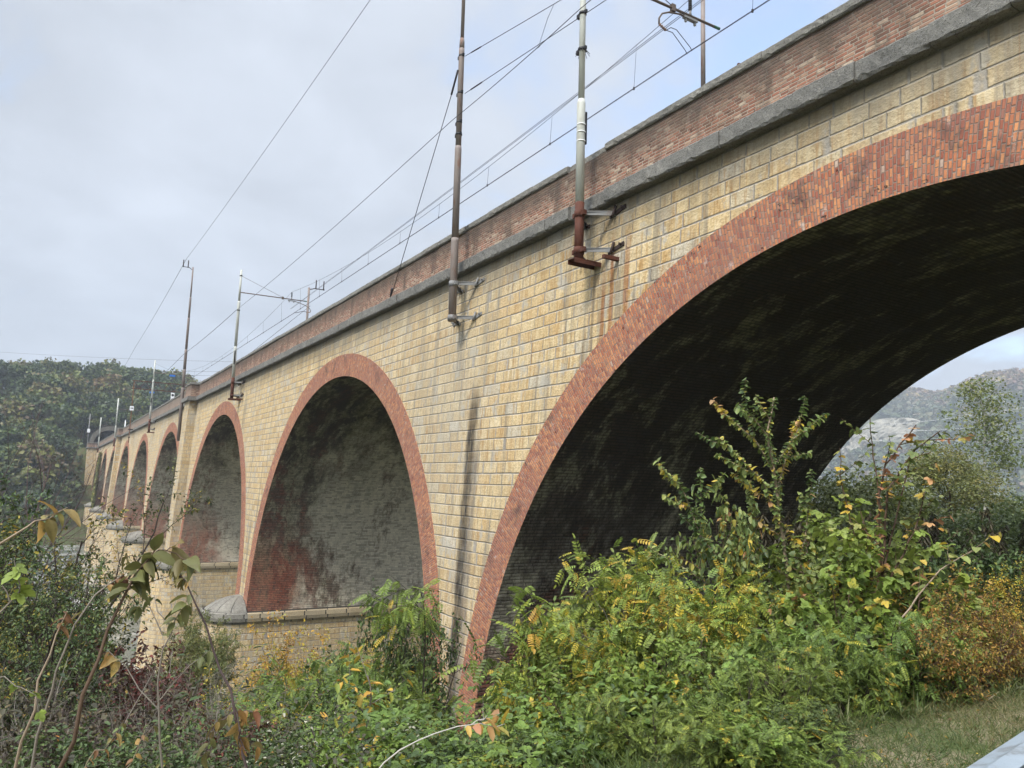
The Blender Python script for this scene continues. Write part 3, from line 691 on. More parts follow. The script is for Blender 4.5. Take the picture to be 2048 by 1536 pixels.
t = MB(); t.obox((-139, 21.3, 7.3), (-139, 21.3, 15.3), .25, .25, (1, 0, 0)); gl(t, 'lattice_post', M_RUST)
t = MB(); t.box(-139.1, -138.9, 13.0, 13.75, 13.35, 13.6); gl(t, 'blue_plate', M_BLUE)
t = MB(); t.box(-138.55, -138.5, 10.28, 10.87, 10.25, 10.95); plate = gl(t, 'number_plate', M_WHITE)
t = MB(); t.box(-139.6, -138.4, 10.5, 10.7, 5.8, 5.95); t.box(-139.6, -138.4, 10.4, 11.3, 7.1, 7.25); gl(t, 'bracket_arm', M_RUSTDK)
def text(name, body, size, mat, mtx, parent):
    cu = bpy.data.curves.new(name, 'FONT'); cu.body = body; cu.size = size; cu.align_x = 'CENTER'; cu.align_y = 'CENTER'; cu.extrude = .004; cu.offset = 0.012
    tmp = bpy.data.objects.new(name, cu); COL.objects.link(tmp)
    dg = bpy.context.evaluated_depsgraph_get(); me = bpy.data.meshes.new_from_object(tmp.evaluated_get(dg)); COL.objects.unlink(tmp); bpy.data.objects.remove(tmp)
    me.transform(mtx); me.materials.clear(); me.materials.append(mat); me.name = name
    return link(name, me, parent)
# plate faces +x (towards the camera): text x axis -> +y, text y axis -> +z
MT = Matrix(((0, 0, 1, -138.495), (1, 0, 0, 10.575), (0, 1, 0, 10.6), (0, 0, 0, 1)))
MT = Matrix.Translation(Vector((139, -10.6, -5))) @ MT
text('lettering', '100', .30, M_INK, MT, plate)
# distance board with two black discs behind the parapet, small white post, equipment post
root = tag(empty('distance_board', (-104, 12.4, 7.5)), 'white board with two black discs above the parapet', 'railway sign')
t = MB(); t.box(-.04, .04, -.2, .2, 1.55, 2.75); b_ = t.build('board', M_WHITE); b_.parent = root
t = MB(); t.box(-.05, -.041, -.06, .06, -.1, 1.2); o = t.build('post', M_GALV); o.parent = root
for zz in (2.45, 1.9):
    t = MB(); t.tube([(.04, 0, zz), (.052, 0, zz)], .15, 20, smooth=False); o = t.build('disc', M_INK); o.parent = b_
t = MB(); t.tube([(-176, 12.5, 7.5), (-176, 12.5, 10.8)], .10, 8); t.tube([(-176, 12.5, 10.8), (-176, 12.5, 11.0)], [.10, .03], 8)
tag(t.build('marker_post', M_WHITE), 'small white post behind the parapet near the lattice gantry', 'post')
root = tag(empty('equipment_post', (-262, 9, 5)), 'thin grey post with a white box at the far end of the viaduct', 'post')
t = MB(); t.tube([(0, 0, 0), (0, 0, 12.5)], .13, 8); t.tube([(0, -.6, 11.0), (0, .4, 11.0)], .08, 6); o = t.build('post', M_GALV); o.parent = root
t = MB(); t.box(.1, .4, -.4, .35, 6.9, 8.0); o = t.build('box', M_WHITE); o.parent = root

def sagline(p, q, sag, n=24):
    p, q = np.array(p, float), np.array(q, float); return [p + (q - p) * t - np.array([0, 0, 4 * sag * t * (1 - t)]) for t in np.linspace(0, 1, n)]
MX = [27, -14.9, -56.9, -110.2, -173.3, -233.5, -300]
ZY = [14.5, 14.3, 14.5, 14.3, 14.5, 14.3, 14.4]
for dz in (-.035, .035):
    t = MB(); pts = [(x, yy + dz * 1.6, 12.22 + dz) for x, yy in zip(MX, ZY)]
    for k in range(len(pts) - 1): t.tube(sagline(pts[k], pts[k + 1], .02, 8), .0085 if MX[k] > -60 else .016, 5)
    tag(t.build('contact_wire', M_WIRE), 'one of the twin contact wires above the near track', 'wire', 'twin contact wires')
root = tag(empty('messenger_wire', (-14.9, 14.4, 13.9)), 'sagging messenger wire with droppers over the near track', 'wire')
t = MB(); mz = []
for k in range(len(MX) - 1):
    p, q = (MX[k], 14.4, 13.9 if MX[k] > -20 else 13.93), (MX[k + 1], 14.4, 13.93)
    sag = (MX[k] - MX[k + 1]) * .026; pts = sagline(p, q, sag); t.tube(pts, .0085 if MX[k] > -60 else .016, 5); mz.append((MX[k], MX[k + 1], sag))
    nd = 9
    for d in range(nd):
        if MX[k] < -180: break
        tt = (d + .5) / nd; xx = MX[k] + (MX[k + 1] - MX[k]) * tt; zt = 13.92 - 4 * sag * tt * (1 - tt)
        w = MB(); yy = ZY[k] + (ZY[k + 1] - ZY[k]) * tt
        if zt > 12.3:
            w.tube([(xx, 14.4, zt + .02), (xx, yy, 12.2)], .007 if MX[k] > -60 else .012, 4); w.box(xx - .02, xx + .02, yy - .02, yy + .02, 12.17, 12.26)
            o = w.build('dropper', M_WIRE); o.parent = root; o.location = (14.9, -14.4, -13.9)
o = t.build('strand', M_WIRE); o.parent = root; o.location = (14.9, -14.4, -13.9)
for dy in (0, .06):
    t = MB(); t.tube(sagline((-14.9, 13.4 + dy, 12.66), (-56.9, 14.35 + dy, 12.62), .05), .0085, 5); t.tube(sagline((27, 12.6 + dy, 12.9), (-14.9, 13.4 + dy, 12.66), .05), .0085, 5)
    tag(t.build('contact_wire', M_WIRE), 'one of the twin idle wires strung between messenger and contact wires', 'wire', 'twin idle wires')
t = MB(); E1 = [(27, 10.6, 12.1), (-14.9, 10.52, 12.12), (-22.0, 10.5, 12.1), (-57, 10.52, 11.98), (-80.5, 10.28, 11.85), (-110.2, 10.5, 11.9), (-173.3, 10.5, 11.8), (-233.5, 10.5, 11.6)]
for p, q in zip(E1[:-1], E1[1:]): t.tube(sagline(p, q, .03 + abs(p[0] - q[0]) * .004, 16), .011 if p[0] > -30 else .017, 5)
tag(t.build('earth_wire', M_WIRE), 'earth wire clamped to the outer side of the masts at mid height', 'wire')
t = MB(); E1 = [(27, 10.5, 21.5), (-22.1, 10.5, 21.6), (-80.6, 9.75, 21.4), (-138, 10.2, 20.6), (-200, 10.3, 19.0)]
for p, q in zip(E1[:-1], E1[1:]): t.tube(sagline(p, q, .25, 20), .012 if p[0] > -30 else .018, 5)
tag(t.build('feeder_wire', M_WIRE), 'high feeder wire rising from the horned mast across the pale sky', 'wire')
t = MB(); t.tube([(-22.0, 10.6, 13.9), (-22.6, 10.68, 13.3)], .035, 6); t.tube([(-22.6, 10.68, 13.3), (-28.9, 11.38, 7.7)], .014, 5); t.tube([(-28.75, 11.3, 7.83), (-29.05, 11.38, 7.55)], .05, 6)
tag(t.build('guy_wire', M_WIRE), 'slanting guy wire from the tall brown mast down to the cornice', 'guy wire')
A = np.array((-21.95, 10.82, 14.45)); B = np.array(at(1108, 8, 23.0)); A2 = np.array((-21.93, 10.86, 13.1)); B2 = np.array(at(1230, -12, 20.5))
root = tag(empty('anchor_wire', tuple(A)), 'upper anchor wire from the brown mast to the wires above, with a hanging loop', 'wire')
t = MB(); t.tube([A, A + (B - A) * 2.2], .011, 5); t.tube([A + (B - A) * .08, A + (B - A) * .2], .022, 6); o = t.build('strand', M_WIRE); o.parent = root; o.location = tuple(-A)
C0, C1 = B, A2 + (B2 - A2) * .58
t = MB(); mid = (C0 + C1) / 2; dn = np.array([0, 0, -1.0]); t.tube([C0, C0 + dn * .35 + (A - B) * .06, mid + dn * .55 + (A - B) * .09, C1 + dn * .12 + (A - B) * .05, C1], .008, 5); o = t.build('jumper_loop', M_WIRE); o.parent = root; o.location = tuple(-A)
t = MB(); t.tube([A2, A2 + (B2 - A2) * 1.8], .011, 5); t.tube([A2 + (B2 - A2) * .05, A2 + (B2 - A2) * .14], .024, 6); tag(t.build('anchor_wire', M_WIRE), 'lower anchor wire passing behind the nearest pale mast', 'wire')
t = MB(); t.tube([(-10.5, 11.5, 8.82), (-10.42, 12.6, 8.95)], .045, 8); tag(t.build('pipe_stub', M_RUST), 'short rusty pipe stub poking over the coping', 'pipe')
t = MB(); t.tube(sagline((-10.4, 11.5, 8.75), (-8.6, 11.6, 8.80), .05, 6), .008, 5); tag(t.build('loose_cable', M_WIRE), 'loose dark cable lying along the coping stones', 'cable')
t = MB(); t.tube([(-76.2, 21.2, 17.5), (-98, 14, 9.2)], .02, 5); tag(t.build('guy_wire', M_WIRE), 'long guy wire of the short dark mast slanting behind the parapet', 'guy wire')
for k, (pa_, pb_) in enumerate((((0, 704), (560, 725)), ((60, 735), (560, 742)), ((60, 741), (560, 751)))):
    t = MB(); t.tube(sagline(at(*pa_, 430), at(*pb_, 380), 1.0, 14), .055, 4)
    tag(t.build('power_line', M_WIRE), ['highest of the thin power lines above the wooded hill', 'middle thin power line skimming the hill trees', 'lowest thin power line just over the hill trees'][k], 'power line')
for k, (pa_, pb_) in enumerate((((1735, 852), (2100, 806)), ((1800, 862), (2100, 836)), ((1710, 880), (2100, 872)))):
    t = MB(); t.tube(sagline(at(*pa_, 300), at(*pb_, 240), 1.0, 10), .07, 4)
    tag(t.build('power_line', mat_plain('pale_cable', (0.6, 0.6, 0.6)) if k == 0 else bpy.data.materials['pale_cable'], ), ['highest pale power line crossing the hazy hill', 'middle pale power line crossing behind the poplar', 'lowest pale power line in front of the pale cliff'][k], 'power line')

# guard rail beside the path
root = tag(empty('guard_rail', (-1.5, 3, -1.6)), 'pale blue-grey steel guard rail in the bottom right corner', 'guard rail')
mg = mat_plain('blue_grey_galvanised', (0.30, 0.35, 0.39), .5, .25, .2, 9, dirt=(0.13, 0.12, 0.10), dirt_amt=.6)
def rx(y): return -1.42 - (y - 2.64) * .2
t = MB(); prof = [(0, .0), (.03, .02), (.085, .03), (.10, .075), (.085, .12), (.03, .15), (.03, .17), (.085, .19), (.10, .235), (.085, .28), (.03, .30), (0, .32)]
ys = np.linspace(-1.5, 14, 20)
for y0, y1 in zip(ys[:-1], ys[1:]):
    for (a, z0), (b, z1) in zip(prof[:-1], prof[1:]): t.face([(rx(y0) - a, y0, -1.17 + z0), (rx(y0) - b, y0, -1.17 + z1), (rx(y1) - b, y1, -1.17 + z1), (rx(y1) - a, y1, -1.17 + z0)], smooth=True)
    t.face([(rx(y0) - .0, y0, -.85), (rx(y0) + .07, y0, -.85), (rx(y1) + .07, y1, -.85), (rx(y1), y1, -.85)])
o = t.build('beam', mg); o.parent = root; o.location = (1.5, -3, 1.6)
for y in (0.2, 3.8, 7.4, 11.0):
    t = MB(); t.box(rx(y) + .002, rx(y) + .068, y - .05, y + .05, -1.9, -.86); o = t.build('post', mg); o.parent = root; o.location = (1.5, -3, 1.6)

# tunnel in the far hillside
root = tag(empty('tunnel_portal', (-289, 16.3, 7)), 'dark tunnel mouth in a stone portal at the far end of the viaduct', 'tunnel')
t = MB(); R_, zc_ = 4.6, 9.6; xw = 0.0
arc = [(-R_, 0)] + [(-R_ * math.cos(a), 2.6 + R_ * math.sin(a)) for a in np.linspace(0, PI, 25)] + [(R_, 0)]
for (a, za), (b, zb) in zip(arc[:-1], arc[1:]):
    oa = (a * 1.22, za * 1.12 + .5 if za > 0 else 0); ob = (b * 1.22, zb * 1.12 + .5 if zb > 0 else 0)
    t.face([(0, a, za), (0, b, zb), (0, ob[0], ob[1]), (0, oa[0], oa[1])][::-1], [(a, za), (b, zb), ob, oa])
    t.face([(0, oa[0], oa[1]), (0, ob[0], ob[1]), (-14, ob[0], ob[1]), (-14, oa[0], oa[1])][::-1])
o = t.build('portal_face', mat_grey_stone('sooty_portal_stone', (0.07, 0.065, 0.055), (0.20, 0.185, 0.15), .3)); o.parent = root
t = MB()
for (a, za), (b, zb) in zip(arc[:-1], arc[1:]): t.face([(0, a, za), (0, b, zb), (-13.9, b, zb), (-13.9, a, za)])
t.face([(-13.9, a, z) for a, z in arc])
o = t.build('bore', mat_plain('tunnel_shade_lining', (0.012, 0.012, 0.013), .95)); o.parent = root  # darkness of a deep tunnel painted into the lining and end wall

# ------------------------------------------------------------------ daylight, sky, haze
world = bpy.data.worlds.new('World'); scene.world = world; world.use_nodes = True
wt = world.node_tree; wt.nodes.clear()
SUN_EL, SUN_AZ = math.radians(50), math.radians(152)     # azimuth clockwise from +y
class WG(G):
    def __init__(s): s.t = wt; s.out = wt.nodes.new('ShaderNodeOutputWorld')
g = WG()
sky = g.n('ShaderNodeTexSky', sky_type='NISHITA'); sky.sun_disc = False; sky.sun_elevation = SUN_EL; sky.sun_rotation = SUN_AZ; sky.air_density = 1.0; sky.dust_density = 0.6; sky.ozone_density = 1.4
dirv = g.n('ShaderNodeTexCoord').outputs['Generated']; dx, dy_, dz = g.sep(dirv)
inv = g.math('DIVIDE', 1.0, g.add(g.math('MAXIMUM', dz, 0.0), 0.22))
cp_ = g.comb(g.mul(dx, inv), g.mul(dy_, inv), 0.0)
n1 = g.noise(cp_, 1.25, 6, 0.56, 0.5); n2 = g.noise(cp_, 3.4, 5, 0.55, 0.3)
bd = at(1560, 150, 1.0); bd = bd / np.linalg.norm(bd)
dot = g.add(g.add(g.mul(dx, bd[0]), g.mul(dy_, bd[1])), g.mul(dz, bd[2]))
gap = g.ss(dot, 0.80, 0.985)
dens = g.add(g.add(g.mul(n1, 0.75), g.mul(n2, 0.35)), g.mul(gap, -0.205))
cov = g.ss(dens, 0.27, 0.47)
bright = g.lin(g.add(g.mul(n1, 0.6), g.mul(n2, 0.4)), 0.34, 0.66, 0.78, 1.15)
sund = (math.sin(SUN_AZ) * math.cos(SUN_EL), math.cos(SUN_AZ) * math.cos(SUN_EL), math.sin(SUN_EL))
sdot = g.add(g.add(g.mul(dx, sund[0]), g.mul(dy_, sund[1])), g.mul(dz, sund[2]))
zen = g.add(g.lin(dz, 0.56, 0.95, 0.90, 3.0), g.mul(g.ss(sdot, 0.5, 1.0), 1.8))
cl = g.mix(g.ss(dz, 0.0, 0.45), (2.62, 2.90, 3.34), (2.70, 2.92, 3.30))
vm = g.n('ShaderNodeVectorMath', operation='SCALE'); g.inp(vm.inputs[0], cl); g.inp(vm.inputs['Scale'], g.mul(bright, zen))
skyv = g.n('ShaderNodeVectorMath', operation='SCALE'); g.inp(skyv.inputs[0], sky.outputs[0]); skyv.inputs['Scale'].default_value = 1.5
colr = g.mix(g.lin(cov, 0, 1, 0.30, 1.0), skyv.outputs[0], vm.outputs[0])
bg = g.n('ShaderNodeBackground'); g.inp(bg.inputs['Color'], colr); bg.inputs['Strength'].default_value = 0.1
wt.links.new(bg.outputs[0], g.out.inputs['Surface'])
sd = bpy.data.lights.new('sun', 'SUN'); sd.energy = 1.5; sd.angle = math.radians(11); sd.color = (1.0, 0.95, 0.86)
so = bpy.data.objects.new('sun', sd); COL.objects.link(so)
sdir = Vector((math.sin(SUN_AZ) * math.cos(SUN_EL), math.cos(SUN_AZ) * math.cos(SUN_EL), math.sin(SUN_EL)))
so.rotation_euler = sdir.to_track_quat('Z', 'Y').to_euler()
HAZE = 0.00045
if HAZE:
    g = G('air'); pv = g.n('ShaderNodeVolumePrincipled'); pv.inputs['Color'].default_value = (0.80, 0.87, 0.95, 1); pv.inputs['Density'].default_value = HAZE; pv.inputs['Anisotropy'].default_value = 0.2
    g.t.links.new(pv.outputs[0], g.out.inputs['Volume'])
    mb = MB(); mb.box(-1440, 1440, -940, 1540, -22, 270); tag(mb.build('haze', g.m), 'thin bluish autumn haze over the valley', kind='stuff')

scene.view_settings.view_transform = 'Standard'; scene.view_settings.look = 'None'; scene.view_settings.gamma = 1.0
scene.view_settings.exposure = 1.47
cy = scene.cycles; cy.max_bounces = 7; cy.diffuse_bounces = 4; cy.glossy_bounces = 2; cy.transmission_bounces = 3; cy.transparent_max_bounces = 6; cy.volume_bounces = 0
cy.use_adaptive_sampling = True; cy.adaptive_threshold = 0.02; cy.use_denoising = True
cy.caustics_reflective = False; cy.caustics_refractive = False

# ------------------------------------------------------------------ plants
def mat_leaf(name, stops, transl=0.35, rough=0.5):
    g = G(name); at_ = g.n('ShaderNodeAttribute', attribute_name='tint'); geo = g.n('ShaderNodeNewGeometry')
    t = g.add(at_.outputs['Fac'], g.mul(g.sub(geo.outputs['Random Per Island'], 0.5), 0.10))
    c = g.ramp(t, stops)
    oi = g.n('ShaderNodeObjectInfo').outputs['Random']
    hs = g.n('ShaderNodeHueSaturation'); g.inp(hs.inputs['Hue'], g.lin(oi, 0, 1, 0.485, 0.515)); g.inp(hs.inputs['Value'], g.lin(geo.outputs['Random Per Island'], 0, 1, *((0.86, 1.12) if name.startswith(('hill', 'far')) else (0.70, 1.25)))); blot = g.noise(g.obj(), 28.0, 4, 0.7)
    g.inp(hs.inputs['Color'], g.mix(g.ss(blot, 0.55, 0.72), c, tuple(k * .55 for k in stops[len(stops) // 2][1])))
    p = g.n('ShaderNodeBsdfPrincipled'); g.inp(p.inputs['Base Color'], hs.outputs[0]); p.inputs['Roughness'].default_value = rough; p.inputs['Specular IOR Level'].default_value = 0.35
    tr = g.n('ShaderNodeBsdfTranslucent'); g.inp(tr.inputs['Color'], hs.outputs[0])
    mx = g.n('ShaderNodeMixShader'); mx.inputs[0].default_value = transl
    g.t.links.new(p.outputs[0], mx.inputs[1]); g.t.links.new(tr.outputs[0], mx.inputs[2])
    return g.done(mx.outputs[0])
GR_D, GR_M, GR_L, YG, YE, OR, BR, RED = (0.055, 0.085, 0.026), (0.125, 0.185, 0.042), (0.215, 0.29, 0.058), (0.34, 0.37, 0.065), (0.52, 0.38, 0.045), (0.36, 0.17, 0.04), (0.13, 0.075, 0.04), (0.17, 0.035, 0.03)
ML = dict(
    locust=mat_leaf('locust_leaf', [(0, (0.065, 0.105, 0.030)), (.3, GR_M), (.6, GR_L), (.78, YG), (.92, YE), (1, (0.50, 0.33, 0.06))]),
    bright=mat_leaf('bright_green_leaf', [(0, GR_M), (.5, GR_L), (.8, (0.20, 0.27, 0.045)), (1, YE)]),
    heart=mat_leaf('heart_leaf', [(0, (0.07, 0.11, 0.04)), (.35, (0.15, 0.21, 0.065)), (.6, (0.30, 0.34, 0.11)), (.75, YE), (.90, (0.52, 0.34, 0.15)), (1, (0.42, 0.22, 0.11))]),
    dark=mat_leaf('dark_green_leaf', [(0, (0.032, 0.052, 0.020)), (.5, (0.080, 0.122, 0.040)), (.8, (0.155, 0.205, 0.055)), (.93, (0.22, 0.19, 0.04)), (1, OR)], .25),
    bronze=mat_leaf('bronze_leaf', [(0, (0.07, 0.085, 0.03)), (.4, (0.13, 0.135, 0.045)), (.65, (0.20, 0.17, 0.06)), (.85, (0.33, 0.20, 0.06)), (1, (0.16, 0.075, 0.04))], .3),
    golddark=mat_leaf('golden_dark_leaf', [(0, (0.025, 0.04, 0.015)), (.35, (0.075, 0.10, 0.03)), (.55, (0.19, 0.19, 0.045)), (.8, (0.42, 0.31, 0.05)), (1, (0.30, 0.15, 0.04))]),
    gold=mat_leaf('gold_leaf', [(0, GR_M), (.25, YG), (.55, YE), (.8, (0.48, 0.27, 0.045)), (1, BR)]),
    orange=mat_leaf('rust_orange_leaf', [(0, GR_M), (.28, (0.20, 0.21, 0.05)), (.5, (0.40, 0.27, 0.055)), (.72, (0.34, 0.17, 0.042)), (1, (0.12, 0.065, 0.035))]),
    burgundy=mat_leaf('burgundy_leaf', [(0, (0.045, 0.030, 0.018)), (.4, (0.075, 0.042, 0.028)), (.75, (0.14, 0.035, 0.028)), (1, (0.28, 0.055, 0.04))]),
    brown=mat_leaf('withered_leaf', [(0, (0.040, 0.038, 0.022)), (.5, (0.082, 0.068, 0.034)), (1, (0.18, 0.13, 0.06))], .2),
    pale=mat_leaf('pale_seed_head', [(0, (0.16, 0.16, 0.11)), (.5, (0.36, 0.34, 0.26)), (1, (0.55, 0.52, 0.42))], .3),
    feather=mat_leaf('feathery_leaf', [(0, (0.06, 0.085, 0.03)), (.6, (0.16, 0.19, 0.06)), (1, (0.30, 0.27, 0.08))], .35),
    hill=mat_leaf('hillside_leaf', [(0, (0.018, 0.031, 0.013)), (.3, (0.036, 0.060, 0.020)), (.55, (0.075, 0.112, 0.027)), (.75, (0.165, 0.18, 0.038)), (.9, (0.115, 0.075, 0.038)), (1, (0.20, 0.15, 0.045))], .2),
    farwood=mat_leaf('far_wood_leaf', [(0, (0.045, 0.075, 0.045)), (.4, (0.11, 0.14, 0.065)), (.62, (0.19, 0.165, 0.09)), (.8, (0.21, 0.13, 0.105)), (1, (0.40, 0.30, 0.08))], .2),
    grass=mat_leaf('grass_blade', [(0, (0.035, 0.065, 0.018)), (.5, (0.085, 0.125, 0.035)), (.75, (0.18, 0.17, 0.07)), (1, (0.36, 0.29, 0.17))], .3),
)
def mat_bark(name, a, b): return mat_plain(name, tuple((p + q) / 2 for p, q in zip(a, b)), .85, 0, .45, 14)
MBK = dict(dark=mat_bark('dark_bark', (.025, .02, .016), (.06, .045, .035)), grey=mat_bark('grey_bark', (.14, .12, .10), (.26, .23, .19)), brown=mat_bark('brown_bark', (.07, .045, .03), (.14, .09, .06)),
           tan=mat_bark('tan_bark', (.20, .15, .10), (.33, .26, .19)), pale=mat_bark('pale_bark', (.30, .28, .25), (.48, .46, .42)), purple=mat_bark('purple_grey_bark', (.07, .05, .05), (.14, .10, .095)))

def ovate(w=0.55, wmax=0.38, tip=1.0, fold=0.10, curl=-0.10):
    """leaf of length 1 along x: two quads folded along the midrib"""
    V = np.array([(0, 0, 0), (wmax * .6, w / 2, fold), (wmax + .35, w * .40, fold + curl * .5), (tip, 0, curl), (wmax + .35, -w * .40, fold + curl * .5), (wmax * .6, -w / 2, fold)], float)
    return V, np.array([(0, 3, 2, 1), (0, 5, 4, 3)])
def compound(n, L, wl, droop=0.25, lw=.42):
    """pinnate leaf: n pairs of leaflets + terminal one along a drooping rachis of length 1"""
    V, F = [], []; lv, lf = ovate(lw, .4, 1.0, .06, -.08)
    def put(p, d, s):
        d = d / np.linalg.norm(d); up = np.array([0, 0, 1.0]); y = np.cross(up, d); y /= np.linalg.norm(y); z = np.cross(d, y)
        b = len(V)
        for q in lv: V.append(p + (d * q[0] + y * q[1] + z * q[2]) * s)
        for f in lf: F.append(tuple(int(k) + b for k in f))
    for k in range(n):
        t = .18 + .80 * k / n; p = np.array([t, 0, -droop * t * t])
        for s in (1, -1): put(p, np.array([.35, s, -.18 - .3 * droop]), wl * (1 - .35 * abs(t - .5)))
    put(np.array([1, 0, -droop]), np.array([1, 0, -.5]), wl)
    b = len(V); V += [np.array([0, .006, 0]), np.array([0, -.006, 0]), np.array([1, -.004, -droop]), np.array([1, .004, -droop])]; F.append((b, b + 1, b + 2, b + 3))
    return np.array(V), np.array(F)
def lobed():
    V, F = [], []
    for a, L in ((0, 1.0), (.95, .72), (-.95, .72)):
        lv, lf = ovate(.62, .40, 1.0, .05, -.12); c, s = math.cos(a), math.sin(a); b = len(V)
        for q in lv: V.append(((q[0] * c - q[1] * s) * L, (q[0] * s + q[1] * c) * L, q[2] * L))
        for f in lf: F.append(tuple(int(k) + b for k in f))
    return np.array(V, float), np.array(F)
TPL = dict(ovate=ovate(.50), heart=ovate(.82, .30, 1.0, .12, -.16), narrow=ovate(.26, .4, 1, .04, -.15), pinnate=compound(7, 1, .25), pinnate_s=compound(5, 1, .30, .2), lobed=lobed(),
           leaf3=compound(2, 1, .62, .3, .50), blade=(np.array([(0, .03, 0), (0, -.03, 0), (.55, -.022, .03), (1, 0, -.14), (1, .002, -.14), (.55, .022, .03)], float), np.array([(0, 1, 2, 5), (5, 2, 3, 4)])),
           card=(np.array([(-.5, -.35, 0), (.5, -.5, .1), (.5, .4, -.05), (-.4, .5, .08)], float), np.array([(0, 1, 2, 3)])))

def fine_leaf():
    V, F = [], []; n = 9
    for i in range(n + 1):
        t = i / n; w = .27 * math.sin(PI * t ** .78) ** .9 * (1 - .25 * t) + .002
        for j, s in enumerate((-1, -.5, 0, .5, 1)):
            V.append((t, s * w, .16 * abs(s) * w * 2.2 - .34 * t * t + .012 * math.sin(t * 21 + s * 2) * abs(s) + (.05 * t * s)))
    for i in range(n):
        for j in range(4): a = i * 5 + j; F.append((a, a + 1, a + 6, a + 5))
    return np.array(V, float), np.array(F)
TPL['fine'] = fine_leaf()
def norm(a): return a / (np.linalg.norm(a, axis=-1, keepdims=True) + 1e-9)
def leaves_mesh(name, tpl, P, D, U, S, T, mat):
    """instances of a leaf template at P, pointing along D, facing U, size S, tint T baked into one mesh"""
    tv, tf = TPL[tpl]; P, D, U = np.array(P, float), norm(np.array(D, float)), np.array(U, float); S = np.array(S, float)
    Y = norm(np.cross(U, D)); Z = np.cross(D, Y)
    V = P[:, None, :] + S[:, None, None] * (tv[None, :, 0:1] * D[:, None, :] + tv[None, :, 1:2] * Y[:, None, :] + tv[None, :, 2:3] * Z[:, None, :])
    F = tf[None] + (np.arange(len(P)) * len(tv))[:, None, None]
    return np_mesh(name, V.reshape(-1, 3), F.reshape(-1, tf.shape[1]), np.repeat(np.array(T, float), len(tv)), (mat,))
class Plant:
    def __init__(s, seed): s.r = np.random.default_rng(seed); s.st = MB(); s.P, s.D, s.U, s.S, s.T = [], [], [], [], []
    def leaf(s, p, d, u, size, tint): s.P.append(p); s.D.append(d); s.U.append(u); s.S.append(size); s.T.append(tint)
    def twig_leaves(s, pts, k):
        r = s.r; seg = [np.linalg.norm(pts[i + 1] - pts[i]) for i in range(len(pts) - 1)]; L = sum(seg)
        n = max(1, int(L / k['gap'])); base = k['tint'] + r.normal(0, k.get('tvar', .12)) + (k.get('ytint', .3) if r.random() < k.get('yprob', .1) else 0)
        ph = r.random() * 6.28
        for q in range(n):
            t = (k.get('t0', .15) + (1 - k.get('t0', .15)) * (q + r.random() * .6) / n) * L; i = 0
            while i < len(seg) - 1 and t > seg[i]: t -= seg[i]; i += 1
            ax = (pts[i + 1] - pts[i]) / (seg[i] + 1e-9); p = pts[i] + ax * min(t, seg[i])
            ph += 2.4 + r.normal(0, .3); a = np.cross(ax, [0, 0, 1.0]); na = np.linalg.norm(a); a = a / na if na > 1e-3 else np.array([1.0, 0, 0]); b = np.cross(ax, a)
            if k.get('flat'): side = a * (1 if q % 2 else -1) + b * r.normal(0, .25)
            else: side = a * math.cos(ph) + b * math.sin(ph)
            d = side + ax * k.get('fwd', .5) + np.array([0, 0, -k.get('droop', .3)]) + r.normal(0, .18, 3)
            u = np.array([0, 0, 1.0]) + side * .4 + r.normal(0, k.get('urand', .35), 3)
            s.leaf(p, d, u, k['size'] * r.uniform(.65, 1.25), float(np.clip(base + r.normal(0, k.get('lvar', .08)), 0, 1)))
    def grow(s, p, d, L, rad, dep, k):
        r = s.r; n = max(3, int(L / k.get('seg', .22))); st = L / n; pts = [np.array(p, float)]; d = np.array(d, float); d /= np.linalg.norm(d)
        for i in range(n):
            d = d + r.normal(0, k.get('wander', .10), 3) + np.array([0, 0, k.get('trop', .04) - k.get('sagk', .0) * (i / n) * dep]); d /= np.linalg.norm(d); pts.append(pts[-1] + d * st)
        rr = [rad * (1 - .75 * i / n) for i in range(n + 1)]
        s.st.tube(pts, rr, 5 if dep < 2 else 3, cap=False)
        if dep < k['depth']:
            m = max(1, int(round(k['kids'][dep] * r.uniform(.8, 1.2))))
            for q in range(m):
                t = k.get('first', .25) + (1 - k.get('first', .25)) * (q + r.random()) / m; i = min(n - 1, int(t * n)); ax = norm(pts[i + 1] - pts[i])
                a = norm(np.cross(ax, r.normal(0, 1, 3))); ang = k.get('ang', .8) * r.uniform(.7, 1.25)
                s.grow(pts[i] + (pts[i + 1] - pts[i]) * r.random(), ax * math.cos(ang) + a * math.sin(ang), L * k['ratio'][dep] * (1.15 - .65 * t) * r.uniform(.75, 1.25), rr[i] * .6, dep + 1, k)
        if dep >= k.get('leafdep', k['depth'] - 1): s.twig_leaves(pts, k)
    def meshes(s, name, leafmat, bark, tpl):
        a = bpy.data.meshes.new(name + '_stems'); a.from_pydata(s.st.v, [], s.st.f); a.materials.append(bark); a.polygons.foreach_set('use_smooth', [True] * len(s.st.f)); a.update()
        b = leaves_mesh(name + '_foliage', tpl, s.P, s.D, s.U, s.S, s.T, leafmat) if s.P else None
        return a, b
def shrub_meshes(seed, H, W, nst, k, leafmat, bark, tpl, name='shrub'):
    pl = Plant(seed); r = pl.r
    for q in range(nst):
        a = 2 * PI * (q + r.random()) / nst; tilt = r.uniform(.1, 1.0) * W
        pl.grow((r.normal(0, .12 * W), r.normal(0, .12 * W), -.15), (math.cos(a) * tilt, math.sin(a) * tilt, 1), H * r.uniform(.7, 1.05), k.get('rad', .018) * r.uniform(.8, 1.2), 0, k)
    return pl.meshes(name, leafmat, bark, tpl)
